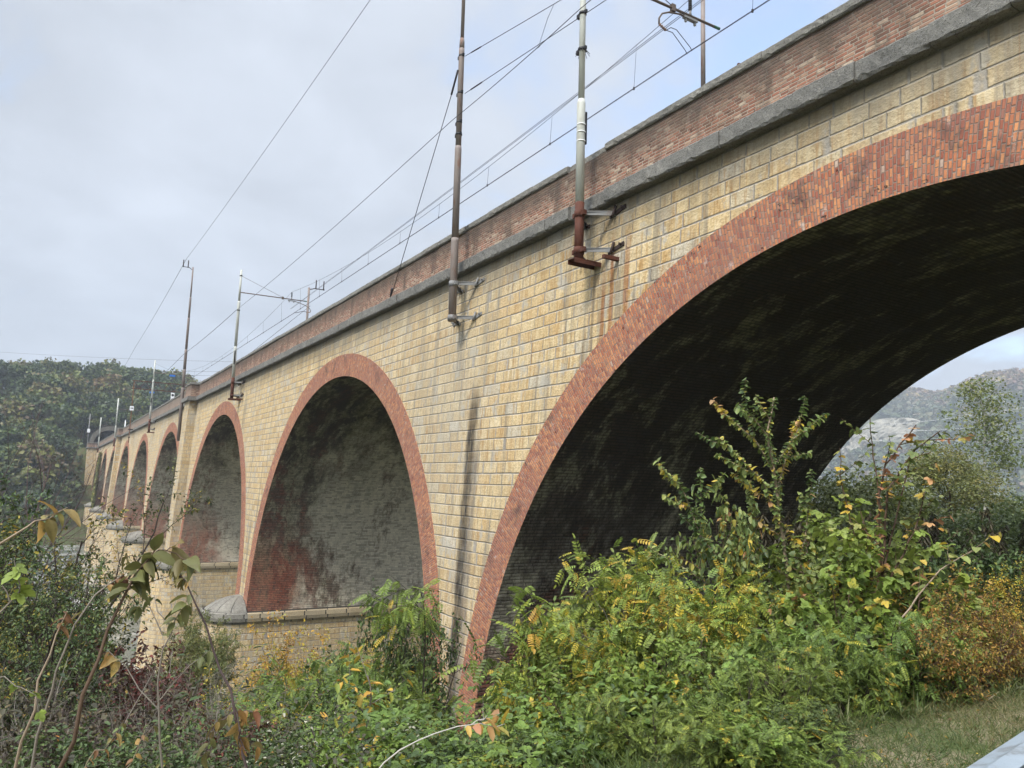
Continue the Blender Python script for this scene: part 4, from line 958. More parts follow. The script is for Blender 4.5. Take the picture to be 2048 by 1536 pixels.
def place(name, meshes, x, y, s, rz, label, cat, group=None, z=None, sz=None, tilt=(0, 0), names=('stems', 'foliage')):
    root = tag(empty(name, (x, y, G0(x, y) if z is None else z)), label, cat, group); root.rotation_euler = (tilt[0], tilt[1], rz); root.scale = (s, s, sz or s)
    for nm, me in zip(names, meshes):
        if me: link(nm, me, root)
    return root

K = {}
K['locust'] = dict(depth=2, kids=(9, 5), ratio=(.48, .5), gap=.075, size=.19, tint=.36, tvar=.11, yprob=.07, ytint=.4, droop=.28, fwd=.45, wander=.10, trop=.02, seg=.2, ang=.85, leafdep=1, urand=.3, rad=.02)
K['yellow'] = dict(K['locust'], tint=.62, yprob=.35, ytint=.27, size=.19)
K['heartshrub'] = dict(depth=2, kids=(11, 5), ratio=(.42, .5), gap=.042, size=.072, tint=.35, tvar=.12, yprob=.10, ytint=.4, droop=.45, fwd=.4, wander=.10, trop=.03, ang=.8, leafdep=1, rad=.016)
K['lobed'] = dict(depth=2, kids=(11, 5), ratio=(.42, .5), gap=.055, size=.075, tint=.45, tvar=.14, yprob=.12, ytint=.35, droop=.5, fwd=.4, wander=.12, trop=.02, ang=.85, leafdep=1, rad=.016)
K['small'] = dict(depth=2, kids=(13, 8), ratio=(.42, .5), gap=.035, size=.048, tint=.45, tvar=.13, yprob=.12, ytint=.3, droop=.3, fwd=.5, wander=.13, trop=.02, ang=.85, leafdep=1, rad=.014)
K['arch'] = dict(K['small'], trop=-.03, sagk=.05, size=.055, gap=.04)

LIB = {}
def lib(key, n, H, W, nst, k, leafmat, bark, tpl):
    LIB[key] = [shrub_meshes(100 * len(LIB) + q + 1, H, W, nst, k, ML[leafmat], MBK[bark], tpl, key) for q in range(n)]
lib('locust', 3, 1.55, .75, 7, K['locust'], 'locust', 'dark', 'pinnate')
lib('yellow', 2, 2.3, .50, 7, K['yellow'], 'locust', 'dark', 'pinnate_s')
lib('heart', 2, 1.9, .55, 7, K['heartshrub'], 'heart', 'brown', 'heart')
lib('hop', 2, 1.5, .7, 9, K['lobed'], 'bright', 'brown', 'lobed')
lib('orange', 2, 1.4, .65, 9, dict(K['small'], tint=.42, tvar=.18, gap=.045), 'orange', 'brown', 'ovate')
lib('darkbush', 3, 1.5, .8, 10, dict(K['small'], size=.055), 'dark', 'dark', 'ovate')
lib('gold', 2, 2.6, .35, 7, dict(K['small'], size=.06, tint=.5, gap=.05, kids=(12, 6)), 'gold', 'brown', 'ovate')
lib('burgundy', 2, 2.0, .6, 8, dict(K['small'], size=.065, gap=.04, tint=.45, droop=.7, kids=(12, 6)), 'burgundy', 'dark', 'ovate')
lib('brownbush', 2, 1.5, .75, 9, dict(K['small'], size=.045, gap=.045, tint=.45, droop=.7, kids=(11, 6)), 'brown', 'purple', 'ovate')
lib('feather', 1, 3.2, .3, 7, dict(K['small'], size=.10, gap=.028, tint=.55, kids=(16, 7), ratio=(.32, .5), droop=.1, fwd=1.2), 'feather', 'brown', 'narrow')
lib('bare', 2, 2.4, .7, 6, dict(depth=2, kids=(8, 6), ratio=(.5, .5), gap=9, size=.03, tint=.5, wander=.13, trop=.02, ang=.8, rad=.014, leafdep=9), 'brown', 'grey', 'ovate')
kt = dict(depth=3, kids=(11, 6, 3), ratio=(.36, .5, .5), gap=.06, size=.085, tint=.45, tvar=.14, yprob=.15, ytint=.28, droop=.4, fwd=.5, wander=.10, trop=.03, ang=.75, leafdep=2, rad=.04, first=.2)
lib('tallgold', 2, 5.0, .20, 6, dict(kt, gap=.045, size=.062, tint=.30, yprob=.30, ytint=.35), 'golddark', 'dark', 'ovate')
lib('talldark', 2, 4.2, .26, 8, dict(kt, tint=.45, gap=.042, size=.062), 'dark', 'dark', 'ovate')
HN = {}
for ms in LIB.values():
    for m_ in ms:
        q_ = m_[1] or m_[0]; z = np.empty(len(q_.vertices) * 3, np.float32); q_.vertices.foreach_get('co', z); HN[m_[0].name] = float(np.percentile(z[2::3], 99.0))
SH = 'tangled shrubs on the slope below the viaduct'
def S(kind, px, top, d, label, name, var=0, group=None, rz=None, wide=1.0):
    """shrub whose foot is d metres away and whose top reaches the given height in the photograph"""
    me = LIB[kind][var % len(LIB[kind])]; p = at(px, top, d); z0 = G0(p[0], p[1]) - .05
    h = max(.35, p[2] - z0); s = h / HN[me[0].name]; s1 = max(s, .42) * wide * .9
    place(name, me, p[0], p[1], s1, (p[0] * 7.3 + p[1] * 3.1) % 6.28 if rz is None else rz, label, 'shrub', group, z=z0, sz=s)
L_, Y_, H_, O_, D_, A_, B_, W_, F_, N_ = 'locust_shrub', 'locust_shrub', 'heart_leaved_shrub', 'lobed_leaf_shrub', 'dark_shrub', 'gold_shrub', 'red_leaved_shrub', 'withered_shrub', 'feathery_shrub', 'leafless_shrub'
# right-hand thicket between the path and the first arch
S('locust', 1590, 1290, 5.6, 'green feather-leaved locust bush at the edge of the grass verge', L_, 0)
S('locust', 1720, 1300, 5.9, 'low green locust bush touching the grassy path', L_, 1)
S('locust', 1440, 1330, 5.2, 'near locust bush with large fronds right of the bottom centre', L_, 2)
S('locust', 1300, 1390, 5.0, 'locust fronds at the bottom edge under the lime green creeper', L_, 0)
S('locust', 1600, 1420, 4.9, 'lowest locust fronds at the bottom edge beside the verge', L_, 1)
S('locust', 1170, 1420, 5.6, 'dull green locust bush at the bottom edge right of the bare twig', L_, 2)
S('locust', 1500, 1270, 6.4, 'dense green locust bush in front of the heart-leaved sapling', L_, 1)
S('locust', 1650, 1260, 6.5, 'broad green locust bush below the lobed-leaf bush', L_, 2)
S('locust', 1770, 1215, 6.6, 'green locust bush touching the rust-orange bush', L_, 0)
S('hop', 1330, 1285, 5.8, 'lime green creeper mound hanging over the locusts', O_, 0)
S('hop', 1230, 1330, 5.9, 'light green climbing tangle left of the lime green mound', O_, 1)
S('locust', 1180, 1400, 7.0, 'olive locust bush right of the brick pier foot', L_, 0)
S('yellow', 1285, 1215, 7.8, 'olive and yellow locust bush nearest the first pier', Y_, 0)
S('yellow', 1290, 1125, 8.2, 'tallest yellowing locust bush before the dark arch', Y_, 1)
S('yellow', 1400, 1170, 7.6, 'locust bush with many yellow leaflets left of the sapling', Y_, 0)
S('yellow', 1490, 1165, 7.7, 'yellow-leaved bush at the foot of the heart-leaved sapling', Y_, 1)
S('locust', 1225, 1120, 8.8, 'feathery olive locust standing against the arch wall', L_, 1)
S('locust', 1350, 1240, 7.0, 'grey-green locust bush under the yellow leaflets', L_, 2)
S('heart', 1560, 1180, 7.7, 'bush of round heart-shaped leaves below the tall sapling', H_, 0)
S('heart', 1640, 1100, 8.0, 'small heart-leaved bush right of the tall sapling', H_, 1)
S('hop', 1700, 1110, 7.2, 'fresh green lobed-leaf bush below the long whip shoots', O_, 0)
S('hop', 1775, 1050, 7.9, 'lobed-leaf bush topped by orange leaves and long whips', O_, 1)
S('hop', 1680, 1040, 9.2, 'tall green lobed-leaf bush at the edge of the arch opening', O_, 0)
S('orange', 1850, 1225, 6.3, 'rust-orange bush beside the grass verge', 'orange_shrub', 0)
S('orange', 1930, 1185, 6.9, 'largest rust-orange bush near the right edge', 'orange_shrub', 1)
S('orange', 2010, 1215, 7.3, 'orange-brown bush at the right edge of the picture', 'orange_shrub', 0)
S('orange', 1890, 1150, 8.0, 'golden brown bush behind the rust-orange bushes', 'orange_shrub', 1)
S('gold', 2040, 1130, 8.4, 'bright yellow twiggy bush at the right edge', A_, 0)
S('darkbush', 1850, 1095, 9.6, 'dark green bush under the withered stalks', D_, 0)
S('darkbush', 1960, 1100, 10.2, 'dark bush between the orange bush and the withered stalks', D_, 1)
S('darkbush', 2050, 1095, 10.8, 'dark bush at the right edge beside the path', D_, 2)
S('darkbush', 1760, 1080, 10.5, 'dark bush behind the lobed-leaf bush', D_, 0)
S('darkbush', 1600, 1160, 9.8, 'dark bush deep under the first arch', D_, 1)
S('darkbush', 1450, 1230, 9.4, 'dark bush in the shade of the arch wall', D_, 2)
# middle: slope in front of the first pier
S('locust', 1060, 1455, 6.9, 'feathery locust bush just right of the brick pier foot', L_, 1)
S('locust', 850, 1460, 8.0, 'low locust bush at the foot of the brick pier', L_, 0)
S('locust', 800, 1350, 15.0, 'locust bush just left of the first pier foot', L_, 2, wide=.6)
S('locust', 740, 1300, 15.5, 'broad green locust bush left of the first pier', L_, 0, wide=.7)
S('locust', 700, 1320, 14.0, 'spreading green locust bush in the middle of the slope', L_, 1)
S('locust', 760, 1360, 10.5, 'green locust bush under the spreading one', L_, 2)
S('locust', 620, 1400, 9.5, 'green locust fronds low on the slope', L_, 0)
S('locust', 800, 1430, 8.6, 'small locust bush low before the first pier', L_, 1)
S('locust', 540, 1440, 7.5, 'small locust bush left of the yellow sapling', L_, 2)
S('darkbush', 815, 1215, 17.6, 'dark ivy-like bush at the foot of the second arch', D_, 1, wide=.55)
S('darkbush', 780, 1300, 18.5, 'dark bush below the cap of the second pier', D_, 2)
S('darkbush', 690, 1400, 8.6, 'dark low bush in the hollow of the slope', D_, 0)
S('darkbush', 930, 1465, 7.0, 'dark leafy mound right of the bare arching twig', D_, 1)
S('darkbush', 810, 1450, 6.5, 'dark leafy mound under the bare arching twig', D_, 2)
S('darkbush', 600, 1460, 6.6, 'dark green mound left of the yellow sapling', D_, 0)
S('darkbush', 1060, 1470, 5.9, 'dark leafy mound at the bottom edge of the middle', D_, 1)
S('hop', 780, 1470, 5.4, 'yellow-green lobed bush at the bottom centre', O_, 0)
S('hop', 660, 1480, 5.2, 'light green creeper at the bottom edge beside the seed heads', O_, 1)
S('hop', 990, 1490, 5.2, 'light green creeper right of the bare arching twig', O_, 0)
S('gold', 590, 1235, 23.0, 'sparse golden bush standing before the second pier', A_, 1)
S('gold', 650, 1300, 21.0, 'yellow-flecked bush below the second arch', A_, 0)
S('gold', 530, 1340, 22.0, 'yellowing bush against the second pier', A_, 1)
S('gold', 720, 1280, 24.0, 'thin brownish bush before the stone ledge of the second pier', A_, 0)
S('darkbush', 600, 1375, 17.0, 'olive bush on the slope below the second pier', D_, 1)
S('darkbush', 500, 1390, 18.0, 'dark bush against the stone nose of the second pier', D_, 0)
S('gold', 465, 1370, 16.0, 'golden-green bush left of the second pier nose', A_, 0)
S('gold', 540, 1410, 11.0, 'yellow-green bush in the middle of the left slope', A_, 1)
S('locust', 450, 1410, 12.0, 'dull locust bush left of the second pier', L_, 1)
# left: dark thicket
S('burgundy', 265, 1300, 13.0, 'dark red-leaved bush left of the second pier', B_, 0)
S('burgundy', 200, 1330, 10.5, 'brownish red bush among the long stems', B_, 1)
S('burgundy', 340, 1350, 10.0, 'wilting purple-brown bush behind the grey twig', B_, 0)
S('brownbush', 120, 1390, 7.0, 'withered brown bush in the bottom left corner', W_, 0)
S('brownbush', 260, 1400, 7.5, 'withered brown bush behind the bare dead twigs', W_, 1)
S('brownbush', 380, 1420, 7.0, 'withered bush under the purple-grey branch', W_, 0)
S('brownbush', 30, 1380, 6.0, 'withered bush at the left edge of the bottom', W_, 1)
S('burgundy', 460, 1440, 7.0, 'dull reddish bush below the drooping leaf cluster', B_, 1)
S('darkbush', 180, 1450, 5.5, 'low dark bush at the bottom edge among the stems', D_, 1)
S('darkbush', 330, 1470, 5.2, 'low dark bush at the bottom edge right of the stems', D_, 2)
S('darkbush', 450, 1490, 5.0, 'low dark bush at the bottom edge under the leaf cluster', D_, 0)
S('feather', 430, 1225, 34.0, 'feathery pale green bush in front of the third pier', F_, 0)
S('feather', 380, 1260, 30.0, 'feathery bush half hidden by the foreground leaves', F_, 0, rz=2.0)
S('bare', 340, 1290, 9.5, 'tangle of leafless grey twigs before the dark thicket', N_, 0)
S('bare', 250, 1360, 8.0, 'leafless grey branching bush in the lower left', N_, 1)
S('bare', 400, 1340, 7.0, 'leafless grey bush beside the purple-grey branch', N_, 0)
S('bare', 440, 1300, 8.5, 'leafless grey twigs before the stone pier shaft', N_, 1)
S('bare', 160, 1330, 6.5, 'thin leafless twigs between the long stems', N_, 0)
S('bare', 290, 1420, 6.0, 'low leafless twigs at the bottom left', N_, 1, rz=1.0)
S('bare', 60, 1300, 7.5, 'leafless twigs near the left edge', N_, 0, rz=2.4)
S('bare', 520, 1430, 7.0, 'leafless twigs right of the drooping leaf cluster', N_, 1, rz=4.0)
S('locust', 1480, 1425, 4.55, 'locust fronds spilling over the bottom edge right of centre', L_, 2)
S('locust', 1570, 1440, 4.45, 'dark locust fronds at the bottom edge nearest the grass', L_, 0)
S('darkbush', 1640, 1420, 4.75, 'low dark creeper at the edge of the grass', D_, 1)
S('hop', 1540, 1460, 4.4, 'small lobed creeper at the bottom edge beside the grass', O_, 1)
S('yellow', 1120, 1240, 8.0, 'feathery yellow-green locust right of the brick pier', Y_, 1, wide=.7)
S('heart', 1470, 1010, 8.3, 'leafy side growth of the sapling against the dark arch', H_, 0, wide=.55)
S('brownbush', 1290, 1165, 8.6, 'dead brown bush tangled among the yellow locusts', W_, 0, wide=.6)
S('brownbush', 1370, 1290, 6.6, 'dead brown stems showing between the green locusts', W_, 1, wide=.6)
S('bare', 1350, 1150, 7.9, 'leafless branched stems sticking out of the yellow locusts', N_, 1)
S('bare', 1620, 1240, 6.8, 'thin leafless twigs before the lobed-leaf bush', N_, 0)
S('bare', 1900, 1170, 7.6, 'thin leafless twigs among the rust-orange bushes', N_, 1, rz=2.0)
S('brownbush', 1560, 1330, 5.6, 'dead brown stalks under the locust at the verge', W_, 0, wide=.6)
S('tallgold', 95, 955, 16.0, 'tall bush tipped with clusters of golden leaves at the left', 'gold_bush', 0)
S('tallgold', 60, 1060, 13.0, 'gold and green tall bush at the left edge', 'gold_bush', 1)
S('tallgold', 70, 1090, 19.0, 'gold-leaved bush half hiding the river', 'gold_bush', 1)
S('talldark', 90, 1150, 12.5, 'tall dark bush with yellow flecks in front of the river', 'dark_bush', 0)
S('talldark', 30, 1110, 10.0, 'tall dark bush at the left edge of the picture', 'dark_bush', 1)
S('talldark', 120, 1230, 14.0, 'tall dark bush beside the red-leaved bush', 'dark_bush', 1)
S('talldark', 90, 1220, 9.0, 'dark leafy bush behind the long bare stems', 'dark_bush', 0)
S('talldark', -40, 1000, 14.0, 'tall dark bush cut by the left edge', 'dark_bush', 0)
S('tallgold', 0, 1180, 8.5, 'yellow-green bush low at the left edge', 'gold_bush', 0)

# dried weed stalks
def stalk_mesh(seed):
    pl = Plant(seed); r = pl.r
    pl.grow((0, 0, -.1), (r.normal(0, .06), r.normal(0, .06), 1), 2.6, .012, 0, dict(depth=1, kids=(9,), ratio=(.16,), first=.45, gap=.020, size=.095, tint=.25, tvar=.1, yprob=0, droop=1.0, fwd=.2, trop=.03, wander=.05, ang=.55, leafdep=0, t0=.5))
    return pl.meshes('stalk', ML['brown'], MBK['purple'], 'narrow')
STK = [stalk_mesh(900 + q) for q in range(4)]
r_ = np.random.default_rng(3)
for q in range(46):
    x = r_.uniform(-12.5, -4.6); y = r_.uniform(12.6, 17.0)
    place('weed_stalk', STK[q % 4], x, y, (r_.uniform(-.95, -.15) - G0(x, y)) / 2.55, r_.uniform(0, 6), 'dark withered weed stalk in the row under the arch', 'weed', 'dark withered weed stalks beyond the orange bush')

# the sapling with heart-shaped leaves, built along its photographed branches
def path_plant(name, label, cat, branches, k, leafmat, bark, tpl, seed, origin):
    pl = Plant(seed); o = np.array(origin, float)
    for pts, rad, kids in branches:
        P = [np.array(p, float) - o for p in pts]
        Q = [P[0]]
        for a, b in zip(P[:-1], P[1:]):
            n = max(2, int(np.linalg.norm(b - a) / .12))
            for i in range(1, n + 1): Q.append(a + (b - a) * i / n + (pl.r.normal(0, .006, 3) if i < n else 0))
        pl.st.tube(Q, [rad * (1 - .7 * i / len(Q)) for i in range(len(Q))], 6, cap=False)
        pl.twig_leaves(Q, k)
        for q in range(kids):
            i = int(len(Q) * (.25 + .7 * (q + .5) / kids)); i = min(i, len(Q) - 2); ax = norm(Q[i + 1] - Q[i]); a = norm(np.cross(ax, pl.r.normal(0, 1, 3)))
            pl.grow(Q[i], ax * .7 + a * .7, k.get('kidlen', .5) * pl.r.uniform(.6, 1.2), rad * .4, 2, dict(k, depth=2, leafdep=2))
    p0 = np.array(branches[0][0][0], float); gz = G0(p0[0], p0[1])
    if p0[2] - gz > .05 and 'cluster' not in label:          # carry the stem down to the soil
        q0 = np.array([p0[0] - .06, p0[1] - .03, gz - .05]); r0 = branches[0][1]
        pl.st.tube([q0 - o, (q0 + p0) / 2 - o + pl.r.normal(0, .01, 3), p0 - o], [r0 * 1.25, r0 * 1.1, r0], 6, cap=False)
    root = tag(empty(name, tuple(o)), label, cat)
    a, b = pl.meshes(name, ML[leafmat], MBK[bark], tpl); link('stems', a, root)
    if b: link('foliage', b, root)
    return root
kh = dict(gap=.015, size=.064, tint=.40, tvar=.13, yprob=.12, ytint=.28, lvar=.14, droop=.55, fwd=.35, t0=.12, wander=.1, trop=.02, kidlen=.45, seg=.1, kids=(0, 0, 0))
b0 = at(1585, 1400, 8.6)
path_plant('heart_leaved_sapling', 'tall sapling with heart-shaped green and orange leaves against the dark arch', 'sapling', [
    ([b0, at(1578, 1330, 8.5), at(1575, 1150, 8.4), at(1550, 960, 8.4), at(1535, 860, 8.4), at(1548, 795, 8.5)], .030, 6),
    ([at(1575, 1280, 8.5), at(1500, 1200, 8.3), at(1400, 1070, 8.2), at(1370, 990, 8.2), at(1345, 950, 8.2)], .018, 7),
    ([at(1560, 1240, 8.5), at(1530, 1130, 8.6), at(1500, 1010, 8.7), at(1502, 960, 8.7)], .014, 5),
    ([at(1570, 1080, 8.4), at(1525, 960, 8.3), at(1480, 915, 8.2), at(1437, 875, 8.1)], .014, 3),
    ([at(1548, 950, 8.4), at(1510, 880, 8.5), at(1470, 845, 8.6), at(1448, 828, 8.6)], .012, 2),
    ([at(1540, 880, 8.4), at(1510, 840, 8.4), at(1478, 808, 8.4)], .010, 2),
    ([at(1552, 980, 8.4), at(1580, 900, 8.5), at(1600, 850, 8.6), at(1598, 832, 8.6)], .011, 3),
    ([at(1550, 930, 8.4), at(1585, 880, 8.3), at(1612, 862, 8.2)], .009, 1),
    ([at(1575, 1180, 8.4), at(1610, 1080, 8.5), at(1620, 985, 8.6)], .012, 4),
    ([at(1580, 1300, 8.5), at(1450, 1190, 8.7), at(1300, 1095, 8.9), at(1340, 940, 9.0)][:3], .014, 4),
    ([at(1400, 1075, 8.2), at(1402, 1000, 8.2), at(1400, 935, 8.2)], .008, 1),
], kh, 'heart', 'tan', 'heart', 41, b0)
kl = dict(gap=.05, size=.08, tint=.45, tvar=.16, yprob=.22, ytint=.4, lvar=.12, droop=.6, fwd=.35, t0=.30, wander=.1, trop=.02, kidlen=.4, seg=.1, kids=(0, 0, 0))
b1 = at(1770, 1300, 7.6)
path_plant('whip_shoot_sapling', 'sapling with long bare-tipped whip shoots and reddish lobed leaves', 'sapling', [
    ([b1, at(1765, 1150, 7.6), at(1758, 990, 7.6), at(1770, 930, 7.6), at(1832, 850, 7.6)], .017, 5),
    ([at(1765, 1120, 7.6), at(1775, 980, 7.5), at(1830, 900, 7.4), at(1880, 862, 7.3)], .013, 3),
    ([at(1765, 1150, 7.6), at(1800, 1000, 7.7), at(1820, 920, 7.8), at(1862, 905, 7.8)], .012, 4),
    ([at(1770, 1200, 7.6), at(1760, 1010, 7.8), at(1745, 890, 8.0), at(1740, 836, 8.0)], .012, 3),
    ([at(1765, 1230, 7.6), at(1700, 1040, 7.8), at(1680, 950, 7.9), at(1679, 895, 7.9)], .010, 2),
    ([at(1770, 1180, 7.6), at(1830, 1060, 7.5), at(1850, 980, 7.5)], .012, 5),
], dict(kl, gap=.07, t0=.2), 'heart', 'brown', 'lobed', 43, b1)
b2 = at(1900, 1240, 6.4)
path_plant('leaning_sapling', 'thin leaning shoot with pale yellow leaves before the orange bush', 'sapling', [([b2, at(1800, 1240, 6.3), at(1880, 1140, 6.4), at(1950, 1100, 6.5)][1:], .008, 4)], dict(kl, gap=.07, tint=.6), 'heart', 'tan', 'heart', 47, b2)
b3 = at(1105, 1400, 8.2)
path_plant('locust_shoot', 'young locust shoot with bright fronds leaning before the brick pier', 'sapling', [([b3, at(1100, 1310, 8.1), at(1075, 1225, 8.0), at(1050, 1165, 8.0)], .011, 3)], dict(kl, gap=.08, size=.26, tint=.55, yprob=0, t0=.45, droop=.45, kidlen=.2), 'bright', 'dark', 'pinnate', 51, b3)
b4 = at(905, 1330, 15.5)
path_plant('locust_spray', 'arching locust spray bending left across the second arch', 'sapling', [([at(850, 1300, 15), at(850, 1225, 15), at(840, 1175, 15), at(800, 1180, 15), at(740, 1215, 15)], .014, 6), ([at(875, 1260, 15), at(830, 1205, 14.6), at(770, 1220, 14.4)], .010, 4), ([at(880, 1290, 15), at(850, 1240, 15.5), at(790, 1238, 15.5)], .010, 4)],
    dict(kl, gap=.10, size=.34, tint=.50, yprob=0, t0=.15, droop=.6, kidlen=.5), 'bright', 'dark', 'pinnate', 52, b4)
b5 = at(720, 1500, 6.0)
path_plant('yellow_sapling', 'slender grey sapling with yellow-green leaves low in the middle', 'sapling', [([b5, at(737, 1440, 6), at(742, 1400, 6), at(735, 1350, 6)], .012, 4), ([at(737, 1440, 6), at(700, 1400, 5.9), at(690, 1380, 5.9)], .007, 3), ([at(740, 1410, 6), at(790, 1380, 6.1)], .006, 2), ([b5, at(700, 1500, 5.8), at(680, 1470, 5.8)], .006, 3)], dict(kl, gap=.05, size=.085, tint=.70, yprob=.3, ytint=.2, t0=.1), 'locust', 'grey', 'ovate', 53, b5)
b6 = at(740, 1560, 3.0)
path_plant('arching_twig', 'long pale arching twig with a few brown leaves at its tip', 'sapling', [([b6, at(800, 1500, 3.0), at(870, 1467, 3.05), at(960, 1447, 3.1), at(1010, 1448, 3.15)], .0038, 0), ([at(930, 1455, 3.1), at(955, 1440, 3.1), at(975, 1430, 3.1)], .003, 2)], dict(kl, gap=.06, size=.075, tint=.85, yprob=0, t0=.72, droop=.8, kidlen=.12, tvar=.05), 'heart', 'pale', 'ovate', 54, b6)

# foreground stems at the lower left, an arm's length away
kf = dict(gap=.05, size=0.0306, tint=.55, tvar=.12, yprob=.2, ytint=.25, lvar=.1, droop=1.0, fwd=.5, t0=.86, wander=.06, trop=0, kidlen=.10, seg=.04, kids=(0, 0, 0), urand=.5)
def fg(name, label, br, leafmat='bronze', bark='tan', tpl='fine', seed=1, **kw):
    path_plant(name, label, 'branch', br, dict(kf, **kw), leafmat, bark, tpl, seed, br[0][0][0])
fg('bare_shoot', 'pale bare stem, leftmost of the three long stems', [([at(25, 1560, 1.9), at(70, 1420, 1.9), at(100, 1310, 1.95), at(135, 1222, 2.0)], 0.00374, 0), ([at(122, 1255, 2.0), at(150, 1228, 2.0), at(165, 1220, 2.0)], 0.00136, 0)], seed=61, bark='tan', t0=.9, gap=.05, tint=.75)
fg('bare_shoot', 'grey stem curving right, middle of the three long stems', [([at(60, 1560, 2.0), at(105, 1380, 2.0), at(130, 1300, 2.0), at(190, 1190, 2.05), at(250, 1148, 2.1)], 0.00394, 0), ([at(225, 1165, 2.1), at(210, 1150, 2.1)], 0.00136, 0)], seed=62, bark='grey', t0=.92, tint=.8)
fg('bare_shoot', 'thick brown stem tipped with drooping bronze-green leaves, rightmost of the three', [([at(108, 1560, 1.95), at(165, 1390, 1.95), at(215, 1260, 2.0), at(270, 1150, 2.05), at(310, 1100, 2.1)], 0.00578, 0),
    ([at(295, 1118, 2.1), at(330, 1100, 2.1), at(365, 1118, 2.1), at(378, 1115, 2.1)], 0.00204, 0), ([at(285, 1130, 2.08), at(265, 1110, 2.05), at(245, 1115, 2.05)], 0.00204, 0), ([at(300, 1110, 2.1), at(340, 1095, 2.15), at(350, 1090, 2.15)], 0.00204, 0)], seed=63, bark='brown', t0=.80, gap=.030, size=0.0723, tint=.42)
fg('leafy_branch', 'purple-grey branch with drooping olive leaves crossing the third pier', [([at(500, 1560, 2.2), at(470, 1430, 2.2), at(440, 1340, 2.2), at(412, 1250, 2.2), at(370, 1160, 2.2), at(350, 1130, 2.2)], 0.00422, 0), ([at(478, 1470, 2.2), at(482, 1440, 2.2)], 0.00272, 0)], seed=64, bark='purple', t0=.90, gap=.03, tint=.45)
fg('leafy_branch', 'cluster of olive and bronze leaves hanging low on the purple-grey branch', [([at(470, 1415, 2.15), at(478, 1450, 2.15), at(490, 1500, 2.15)], 0.00272, 2), ([at(470, 1420, 2.2), at(440, 1440, 2.2), at(425, 1460, 2.2)], 0.00204, 1), ([at(475, 1430, 2.2), at(510, 1425, 2.2)], 0.00204, 1)], seed=65, bark='purple', t0=.1, gap=.022, size=0.0450, tint=.55, kidlen=.1, tvar=.08)
fg('grey_twig', 'grey forked twig with long dark leaves before the third pier', [([at(325, 1540, 2.6), at(318, 1420, 2.6), at(325, 1300, 2.6), at(350, 1240, 2.6), at(385, 1180, 2.6)], 0.00374, 0), ([at(325, 1270, 2.6), at(300, 1215, 2.6), at(268, 1212, 2.6)], 0.00238, 0), ([at(340, 1250, 2.6), at(308, 1190, 2.6)], 0.00204, 0), ([at(318, 1420, 2.6), at(250, 1330, 2.6), at(215, 1300, 2.6)], 0.00238, 0), ([at(320, 1400, 2.6), at(380, 1330, 2.6), at(420, 1300, 2.6)], 0.00204, 0)], seed=66, bark='grey', t0=.78, gap=.045, size=0.0527, tint=.35)
fg('leafy_twig', 'pale twig with a bronze leaf reaching in from the left edge', [([at(-30, 1105, 1.8), at(20, 1075, 1.8), at(70, 1042, 1.85), at(120, 1022, 1.9)], 0.00306, 0), ([at(90, 1032, 1.85), at(135, 1015, 1.9)], 0.00136, 0)], seed=67, bark='tan', t0=.72, gap=.03, tint=.7, size=.056)
fg('leafy_twig', 'green lobed leaves on a grey twig at the left edge', [([at(-40, 1260, 1.7), at(20, 1205, 1.7), at(40, 1170, 1.7), at(28, 1120, 1.7)], 0.00238, 0), ([at(20, 1205, 1.7), at(0, 1165, 1.7), at(-20, 1140, 1.7)], 0.00170, 0)], 'bright', 'grey', 'lobed', 68, t0=.55, gap=.035, size=0.0391, tint=.4, yprob=0)
fg('leafy_twig', 'small bright green lobed leaves low at the left edge', [([at(-20, 1360, 1.8), at(30, 1372, 1.8), at(72, 1390, 1.8), at(85, 1440, 1.8)], 0.00136, 0)], 'bright', 'grey', 'lobed', 69, t0=.2, gap=.055, size=0.0289, tint=.5, yprob=0)
fg('leafy_twig', 'pale yellow leaves on a thin twig at the bottom left', [([at(165, 1560, 2.2), at(190, 1500, 2.2), at(215, 1490, 2.2)], 0.00170, 1), ([at(245, 1545, 2.3), at(275, 1500, 2.3), at(290, 1460, 2.3)], 0.00170, 1)], seed=70, t0=.25, gap=.03, size=0.0314, tint=.62)

# bare tree at the far left
pl = Plant(77); tb = np.array((-17.5, -2.2, G0(-17.5, -2.2)))
kb = dict(depth=3, kids=(9, 6, 4), ratio=(.55, .55, .5), gap=9, size=.03, tint=.5, wander=.08, trop=.05, ang=.65, leafdep=9, seg=.3)
for dd, L in (((-.1, .12, 1), 8.2), ((.1, .5, .9), 6.8), ((-.3, -.1, 1), 7.5), ((.3, .8, .75), 6.0), ((.2, .3, 1), 6.5)): pl.grow((0, 0, -.2), dd, L, .05, 0, kb)
a, b = pl.meshes('bare_tree', ML['brown'], MBK['purple'], 'ovate')
root = tag(empty('bare_tree', tuple(tb)), 'leafless grey tree with fine twigs at the left edge', 'tree'); link('branches', a, root)

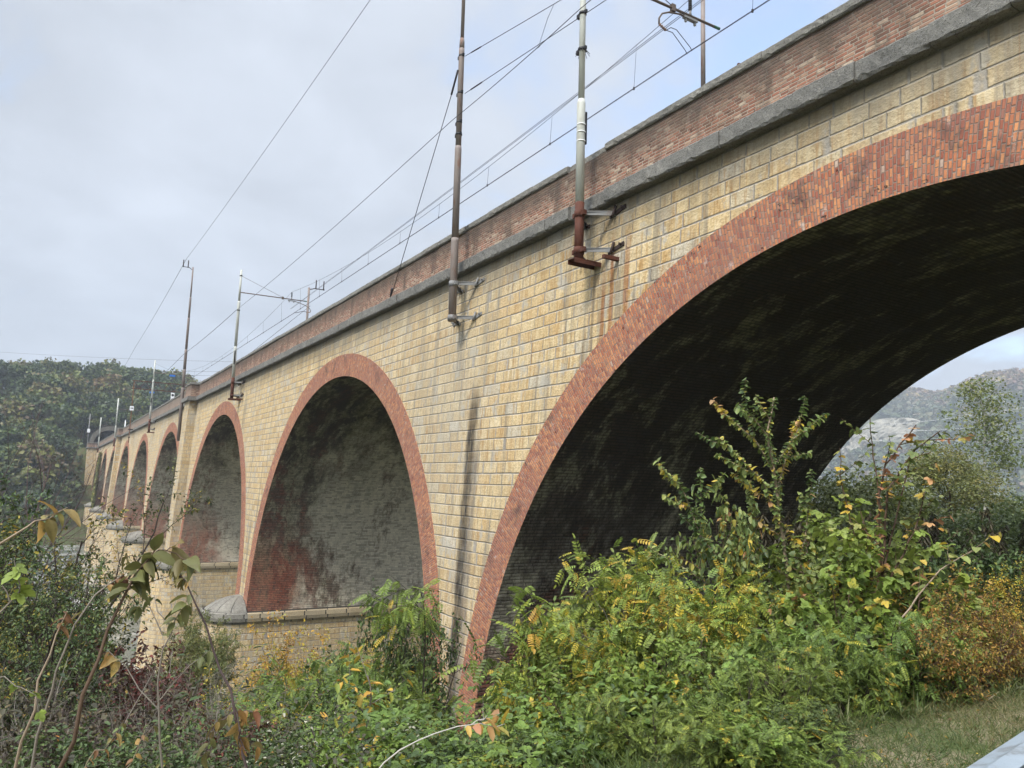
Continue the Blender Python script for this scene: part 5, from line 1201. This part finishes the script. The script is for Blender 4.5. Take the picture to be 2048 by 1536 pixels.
# broadleaf crowns for the middle distance and the hills
def crown_mesh(seed, R, H, lobes, cards, size, mat, tint=.45, tv=.18, gap=.5, base=0.0, trunk=True):
    r = np.random.default_rng(seed); P, D, U, S_, T = [], [], [], [], []
    for q in range(lobes):
        a = r.random() * 6.28; z = base + H * (.15 + .8 * (q + r.random()) / lobes); f = math.sin(min(1, (z - base) / H + .12) * PI * .85) ** .6; rad = R * f * r.uniform(.25, .95)
        c = np.array([rad * math.cos(a), rad * math.sin(a), z]); lr = R * r.uniform(.28, .48); tt = tint + r.normal(0, tv)
        n = int(cards * r.uniform(.6, 1.3)); v = norm(r.normal(0, 1, (n, 3))); rr = lr * r.uniform(.35, 1.08, (n, 1)) ** .6
        p = c + v * rr * np.array([1.15, 1.15, .8]); P.append(p); D.append(v + r.normal(0, .8, (n, 3))); U.append(v + np.array([0, 0, .8]) + r.normal(0, .5, (n, 3))); S_.append(size * r.uniform(.5, 1.4, n)); T.append(np.clip(tt + .06 * v[:, 2] + r.normal(0, .05, n), 0, 1))
    return leaves_mesh('crown', 'card', np.concatenate(P), np.concatenate(D), np.concatenate(U), np.concatenate(S_), np.concatenate(T), mat)
def trunk_mesh(seed, H, rad, bark, nb=5, R=2.0, base=.3):
    r = np.random.default_rng(seed); mb_ = MB(); pts = [np.array([r.normal(0, .04 * H * k / 6), r.normal(0, .04 * H * k / 6), H * k / 6 - .3]) for k in range(7)]
    mb_.tube(pts, [rad * (1 - .8 * k / 6) for k in range(7)], 6, cap=False)
    for q in range(nb):
        t = base + (1 - base) * (q + r.random()) / nb; i = min(5, int(t * 6)); p = pts[i] + (pts[i + 1] - pts[i]) * (t * 6 - i); a = r.random() * 6.28
        e = p + np.array([math.cos(a) * R, math.sin(a) * R, R * r.uniform(.5, 1.3)]) * r.uniform(.5, 1.0) * (1.2 - .7 * t); m = (p + e) / 2 + r.normal(0, .08 * R, 3)
        mb_.tube([p, m, e], [rad * .45 * (1 - .6 * t), rad * .25, rad * .06], 4, cap=False)
    me = bpy.data.meshes.new('trunk'); me.from_pydata(mb_.v, [], mb_.f); me.materials.append(bark); me.update(); return me
def tree(name, label, x, y, z, crown, trunk, s=1.0, rz=0.0, group=None, cat='tree'):
    root = tag(empty(name, (x, y, z)), label, cat, group); root.scale = (s, s, s); root.rotation_euler = (0, 0, rz)
    if trunk: link('trunk', trunk, root)
    link('crown', crown, root); return root
# trees seen through the first arch
pop = crown_mesh(201, 4.2, 14.0, 50, 90, .22, ML['feather'], .60, .12, base=3.0)
tree('poplar_tree', 'tall sparse grey-green poplar seen through the first arch', -38.0, 73.0, G0(-38, 73), pop, trunk_mesh(201, 15.5, .22, MBK['pale'], 26, 4.0, .12), .76)
aca = crown_mesh(202, 3.0, 4.4, 40, 330, .10, ML['feather'], .60, .14, base=1.4)
tree('acacia_tree', 'yellow-green acacia beneath the tall poplar', -22.4, 39.5, G0(-22.4, 39.5) - .4, aca, trunk_mesh(202, 5.0, .13, MBK['dark'], 9, 2.2), .78)
aca2 = crown_mesh(203, 2.8, 3.6, 36, 300, .10, ML['feather'], .5, .14, base=1.0)
tree('acacia_tree', 'low pale green acacia right of the yellow-green one', -19.6, 42.0, G0(-19.6, 42) - 1.2, aca2, trunk_mesh(203, 4.2, .11, MBK['dark'], 8, 2.0), .7)
tree('acacia_tree', 'pale acacia at the right edge beyond the arch', -15.6, 40.0, G0(-15.6, 40) - 1.6, aca, trunk_mesh(204, 4.5, .11, MBK['dark'], 8, 2.0), .5, 2.0)
mnd = [crown_mesh(205 + q, 2.6, 2.5, 34, 420, .08, ML['feather'], .38, .14, base=-.4) for q in range(2)]
for q, (x, y, s, lb) in enumerate(((-15.0, 24.5, 1.15, 'rounded vine-covered thicket just behind the first arch'), (-18.8, 26.8, 1.25, 'olive vine-covered mound at the foot of the arch opening'), (-12.6, 26.5, 1.0, 'greyish bramble mound in the middle of the arch opening'), (-10.8, 24.0, .8, 'bramble mound above the withered stalks'), (-9.6, 27.5, .95, 'bramble mound at the right edge beyond the arch'), (-21.5, 24.0, 1.1, 'bramble mound hidden by the sapling'), (-13.2, 21.5, .85, 'green bramble mound behind the lobed-leaf bush'))):
    tree('bramble_mound', lb, x, y, G0(x, y) - .1, mnd[q % 2], None, s, q * 1.3, 'bramble mounds behind the viaduct', 'bramble')
# river-bank trees at the left and trees on the wooded hillside
bankc = [crown_mesh(220 + q, 2.6, 4.6, 24, 230, .17, ML['hill'], (.5, .62, .42)[q], .15, base=.6) for q in range(3)]
bt = trunk_mesh(220, 4.6, .12, MBK['dark'], 7, 2.0)
for q, (x, y, s, lb) in enumerate(((-46, -5.5, 1.25, 'green tree on the near river bank at the left edge'), (-52, 1.0, 1.15, 'autumn tree on the river bank below the fourth pier'), (-43, -.5, 1.05, 'dark tree hiding the river at the left'), (-58, -6, 1.3, 'tree with orange flecks by the river'), (-38, -4.0, .95, 'bushy tree on the slope at the far left'), (-34, 1.2, .85, 'small tree above the red-leaved bush'), (-60, 2.5, 1.0, 'small brownish tree before the distant pier'))):
    tree('bank_tree', lb, x, y, G0(x, y), bankc[q % 3], bt, s * .9, q * 1.1, 'trees on the near river bank')
hc = [crown_mesh(240 + q, 5.4, 8.5, 24, 90, .72, ML['hill'], t_, .14, base=1.5) for q, t_ in enumerate((.30, .42, .55, .68, .85, .36))]
ht = trunk_mesh(240, 8.0, .25, MBK['dark'], 6, 3.5)
HL = ['dark green broadleaf tree on the wooded hillside', 'mid-green broadleaf tree on the wooded hillside', 'olive green tree on the wooded hillside', 'yellowish green tree on the wooded hillside', 'brownish autumn tree on the wooded hillside', 'deep green rounded tree on the wooded hillside']
HG = ['dark green hillside trees', 'mid-green hillside trees', 'olive hillside trees', 'yellow-green hillside trees', 'brown autumn hillside trees', 'deep green rounded hillside trees']
r_ = np.random.default_rng(5); cnt = 0
while cnt < 290:
    x = r_.uniform(-430, -232); y = r_.uniform(-75, 95)
    if -292 < x and 3 < y < 30: continue
    if x > -300 and 5 < y < 27 and x > -303: continue
    q = int(r_.choice(6, p=[.24, .22, .2, .12, .10, .12])); s = r_.uniform(.75, 1.35)
    tree('hillside_tree', HL[q], x, y, G0(x, y) - .5, hc[q], ht if x > -290 else None, s, r_.uniform(0, 6), HG[q]); cnt += 1
for k in range(9):
    x, y, z = -303 - 3 * (k % 2), 1.5 + 3.9 * k, 12.5 + 1.5 * math.sin(k * 1.3); q = k % 4
    tree('hillside_tree', HL[q], x, y, z - 1.0, hc[q], ht, .72 + .1 * (k % 3), k * 1.7, HG[q])
for k, (px, py, d) in enumerate(((84, 742, 395), (105, 733, 393))):
    p = at(px, py, d); cy_ = crown_mesh(260 + k, 1.5, 11, 16, 80, .6, ML['dark'], .25, .08)
    tree('cypress_tree', ['dark leaning cypress on the hill skyline, left one', 'dark pointed cypress on the hill skyline, right one'][k], p[0], p[1], p[2] - 11.5, cy_, None, 1.0).rotation_euler = (0.0, .12, 0)
# ivy on the far pier
r_ = np.random.default_rng(9); n = 5200; zz = 5.2 - 17 * r_.random(n) ** .8; wv = .5 + (5.2 - zz) * .28; xx = -221.5 + r_.uniform(-1, 1, n) * wv - (5.2 - zz) * .10; yy = YF(zz) - .25 - .4 * r_.random(n)
iv = leaves_mesh('ivy', 'card', np.stack([xx, yy, zz], -1), r_.normal(0, 1, (n, 3)), np.stack([r_.normal(0, .5, n), -np.ones(n), np.full(n, .6)], -1), r_.uniform(.25, .6, n), np.clip(.72 + r_.normal(0, .12, n), 0, 1), ML['feather'])
tag(link('ivy', iv), 'yellow-green ivy climbing the far pier near the tunnel', 'ivy')
# far woods across the valley: one mass
def woods(name, label, pts, size, cards, cs, mat, seed, tintf):
    r = np.random.default_rng(seed); n = len(pts); P = np.repeat(np.array(pts), cards, 0); v = norm(r.normal(0, 1, (len(P), 3))); v[:, 2] = np.abs(v[:, 2]) * .9 - .1
    s = np.repeat(r.uniform(.6, 1.3, n) * size, cards)[:, None]; tt = np.repeat(tintf(np.array(pts), r), cards)
    P = P + v * s * r.uniform(.6, 1.0, (len(P), 1)) + np.array([0, 0, size * .45])
    o = link(name, leaves_mesh(name, 'card', P, v + r.normal(0, .7, v.shape), v + np.array([0, 0, .6]), cs * r.uniform(.6, 1.3, len(P)), np.clip(tt + .05 * v[:, 2] + r.normal(0, .06, len(P)), 0, 1), mat)); tag(o, label, kind='stuff'); return o
r_ = np.random.default_rng(15); n = 4600; X_ = r_.uniform(-1216, 64, n); Y_ = r_.uniform(640, 1300, n); keep = np.abs(X_ / Y_ + .60) < .28
X_, Y_ = X_[keep], Y_[keep]; Z_ = ground(X_, Y_)
cl_ = lambda x, y: (np.abs(x / y + .655) < .045) & (y > 900) & (y < 1056)
k_ = ~(cl_(X_, Y_) & (Z_ > 61) & (Z_ < 128))
woods('far_woods', 'hazy autumn woods on the hill seen through the first arch', np.stack([X_, Y_, Z_], -1)[k_], 12, 46, 4.6, ML['farwood'], 16, lambda p, r: np.clip(.40 + .35 * sstep(112, 176, p[:, 2]) + r.normal(0, .13, len(p)), 0, 1))
r_ = np.random.default_rng(17); n = 2600; X_ = r_.uniform(-470, -212, n); Y_ = r_.uniform(-190, 200, n); ok = ~((X_ > -310) & (Y_ > 3) & (Y_ < 30)); X_, Y_ = X_[ok], Y_[ok]
woods('hillside_woods', 'dense woods filling the hillside above the tunnel', np.stack([X_, Y_, ground(X_, Y_) + .5], -1), 4.6, 60, 1.1, ML['hill'], 18, lambda p, r: np.clip(.40 + r.normal(0, .16, len(p)), 0, 1))
r_ = np.random.default_rng(19); n = 170; X_ = r_.uniform(-292, -234, n); Y_ = r_.uniform(-9, 6.0, n)
woods('hillside_woods', 'dark woods crowding the far abutment', np.stack([X_, Y_, ground(X_, Y_) + .3], -1), 3.2, 60, .9, ML['hill'], 20, lambda p, r: np.clip(.33 + r.normal(0, .12, len(p)), 0, 1))
# pale cliff on the far hill
def cliff(px, py, d, w, h, seed):
    r = np.random.default_rng(seed); c = np.array(at(px, py, d)); f = norm(np.array([c[0], c[1], 0])); sdv = np.array([f[1], -f[0], 0]); nx, nz = 36, 30; mb_ = MB(); g_ = {}
    ph = r.uniform(0, 6, 12)
    for i in range(nx + 1):
        for j in range(nz + 1):
            u, v = i / nx * 2 - 1, j / nz
            top = (1 - abs(u) ** 2.6) ** .5 if abs(u) < 1 else 0
            b = 9.0 * (1 - u * u) * (1 - .5 * v) + 2.8 * math.sin(u * 9 + ph[0]) + 2.2 * math.sin(v * 14 + u * 5 + ph[1]) + 1.8 * math.sin(u * 23 + v * 7 + ph[2]) + r.normal(0, .9)
            g_[i, j] = c + sdv * u * w / 2 * (1 + .08 * math.sin(v * 9 + ph[3])) - f * (b + 8 - 22 * v) + np.array([0, 0, (v * (.45 + .55 * top) - .5) * h])
    for i in range(nx):
        for j in range(nz): mb_.face([g_[i, j], g_[i + 1, j], g_[i + 1, j + 1], g_[i, j + 1]])
    return mb_
mcl = mat_grey_stone('pale_limestone', (0.16, 0.15, 0.12), (0.48, 0.45, 0.37), .09)
tag(cliff(1795, 888, 1048, 118, 74, 5).build('cliff', mcl), 'pale limestone cliff in the hazy hill', 'cliff', kind='structure')
tag(cliff(1722, 905, 1024, 54, 54, 6).build('cliff', mcl), 'smaller pale cliff beside the arch edge', 'cliff', kind='structure')

# undergrowth that nobody could count
def carpet(name, label, n, xr, yr, tpl, size, mat, seed, hmax, tint, dens=None, flat=.8, cut=None):
    r = np.random.default_rng(seed); x = r.uniform(*xr, n); y = r.uniform(*yr, n)
    if cut is not None: k = cut(x, y); x, y = x[k], y[k]
    m = len(x); h = hmax * r.random(m) ** 1.3 * (.35 + .65 * (np.sin(x * 1.9 + 1.3 * np.sin(y * 1.1)) * np.sin(y * 1.6 + x * .7) * .5 + .5))
    P = np.stack([x, y, ground(x, y) + h], -1); D = r.normal(0, 1, (m, 3)); D[:, 2] = D[:, 2] * .4 + (.9 if tpl == 'blade' else -.1)
    U = r.normal(0, 1 - flat, (m, 3)) * 1.2 + np.array([0, 0, 1.0])
    if tpl == 'blade': U = r.normal(0, 1, (m, 3))
    o = link(name, leaves_mesh(name, tpl, P, D, U, size * r.uniform(.6, 1.4, m), np.clip(tint + .14 * np.sin(x * 2.3 + y) * np.sin(y * 1.7) + r.normal(0, .13, m), 0, 1), mat)); tag(o, label, kind='stuff')
    return o
slope = lambda x, y: (x < -3.9 - .12 * (y - 4)) & ~((np.abs(x + 21) < 1.75) & (y > 10.4)) & ((y < 10.6) | (x > -19.4))
left = lambda x, y: y < 1.9 + .14 * (-x - 6)
carpet('undergrowth', 'tangle of low leaves covering the slope', 75000, (-22, -3.9), (0, 12), 'ovate', .046, ML['dark'], 21, .9, .45, cut=lambda x, y: slope(x, y) & ~left(x, y))
carpet('undergrowth', 'brown and dark green tangle under the left thicket', 70000, (-20, -3.6), (-4, 4.5), 'ovate', .034, ML['brown'], 28, 1.0, .22, cut=lambda x, y: left(x, y))
carpet('undergrowth', 'dark leaves mixed into the left thicket', 34000, (-20, -3.6), (-4, 4.5), 'ovate', .038, ML['dark'], 29, 1.2, .32, cut=lambda x, y: left(x, y))
carpet('undergrowth', 'low creepers and brambles under the shrubs', 20000, (-16, -4.0), (-1, 11), 'lobed', .062, ML['bright'], 22, 1.1, .18, cut=lambda x, y: slope(x, y) & ~left(x, y))
carpet('undergrowth', 'leafy ground cover on the river bank below the piers', 60000, (-68, -18), (-25, 22), 'ovate', .16, ML['hill'], 23, 1.6, .50)
carpet('undergrowth', 'leafy ground cover behind the viaduct', 40000, (-40, -3.6), (12, 48), 'ovate', .12, ML['dark'], 24, 1.0, .62, cut=lambda x, y: (x < -4.2) & ~((np.abs(x + 21) < 1.8) & (y < 21.8)))
carpet('seed_heads', 'pale fluffy seed heads at the bottom of the slope', 2600, (-6.9, -5.2), (1.3, 2.5), 'ovate', .03, ML['pale'], 26, 1.0, .5)
carpet('grass', 'short green and straw grass on the verge', 120000, (-5.4, -2.2), (2.2, 13), 'blade', .065, ML['grass'], 25, .02, .56, cut=lambda x, y: x < -2.55 + .25 * np.sin(y * 2))
carpet('grass_tufts', 'taller grass tufts along the edge of the shrubs', 9000, (-5.6, -3.5), (2.6, 12), 'blade', .17, ML['grass'], 31, .05, .50, cut=lambda x, y: np.sin(x * 5 + y * 3) * np.sin(y * 4.1) > -.1)
carpet('fallen_leaves', 'dry fallen leaves scattered on the verge', 900, (-4.6, -2.6), (2.4, 11), 'ovate', .032, ML['gold'], 32, .03, .92)
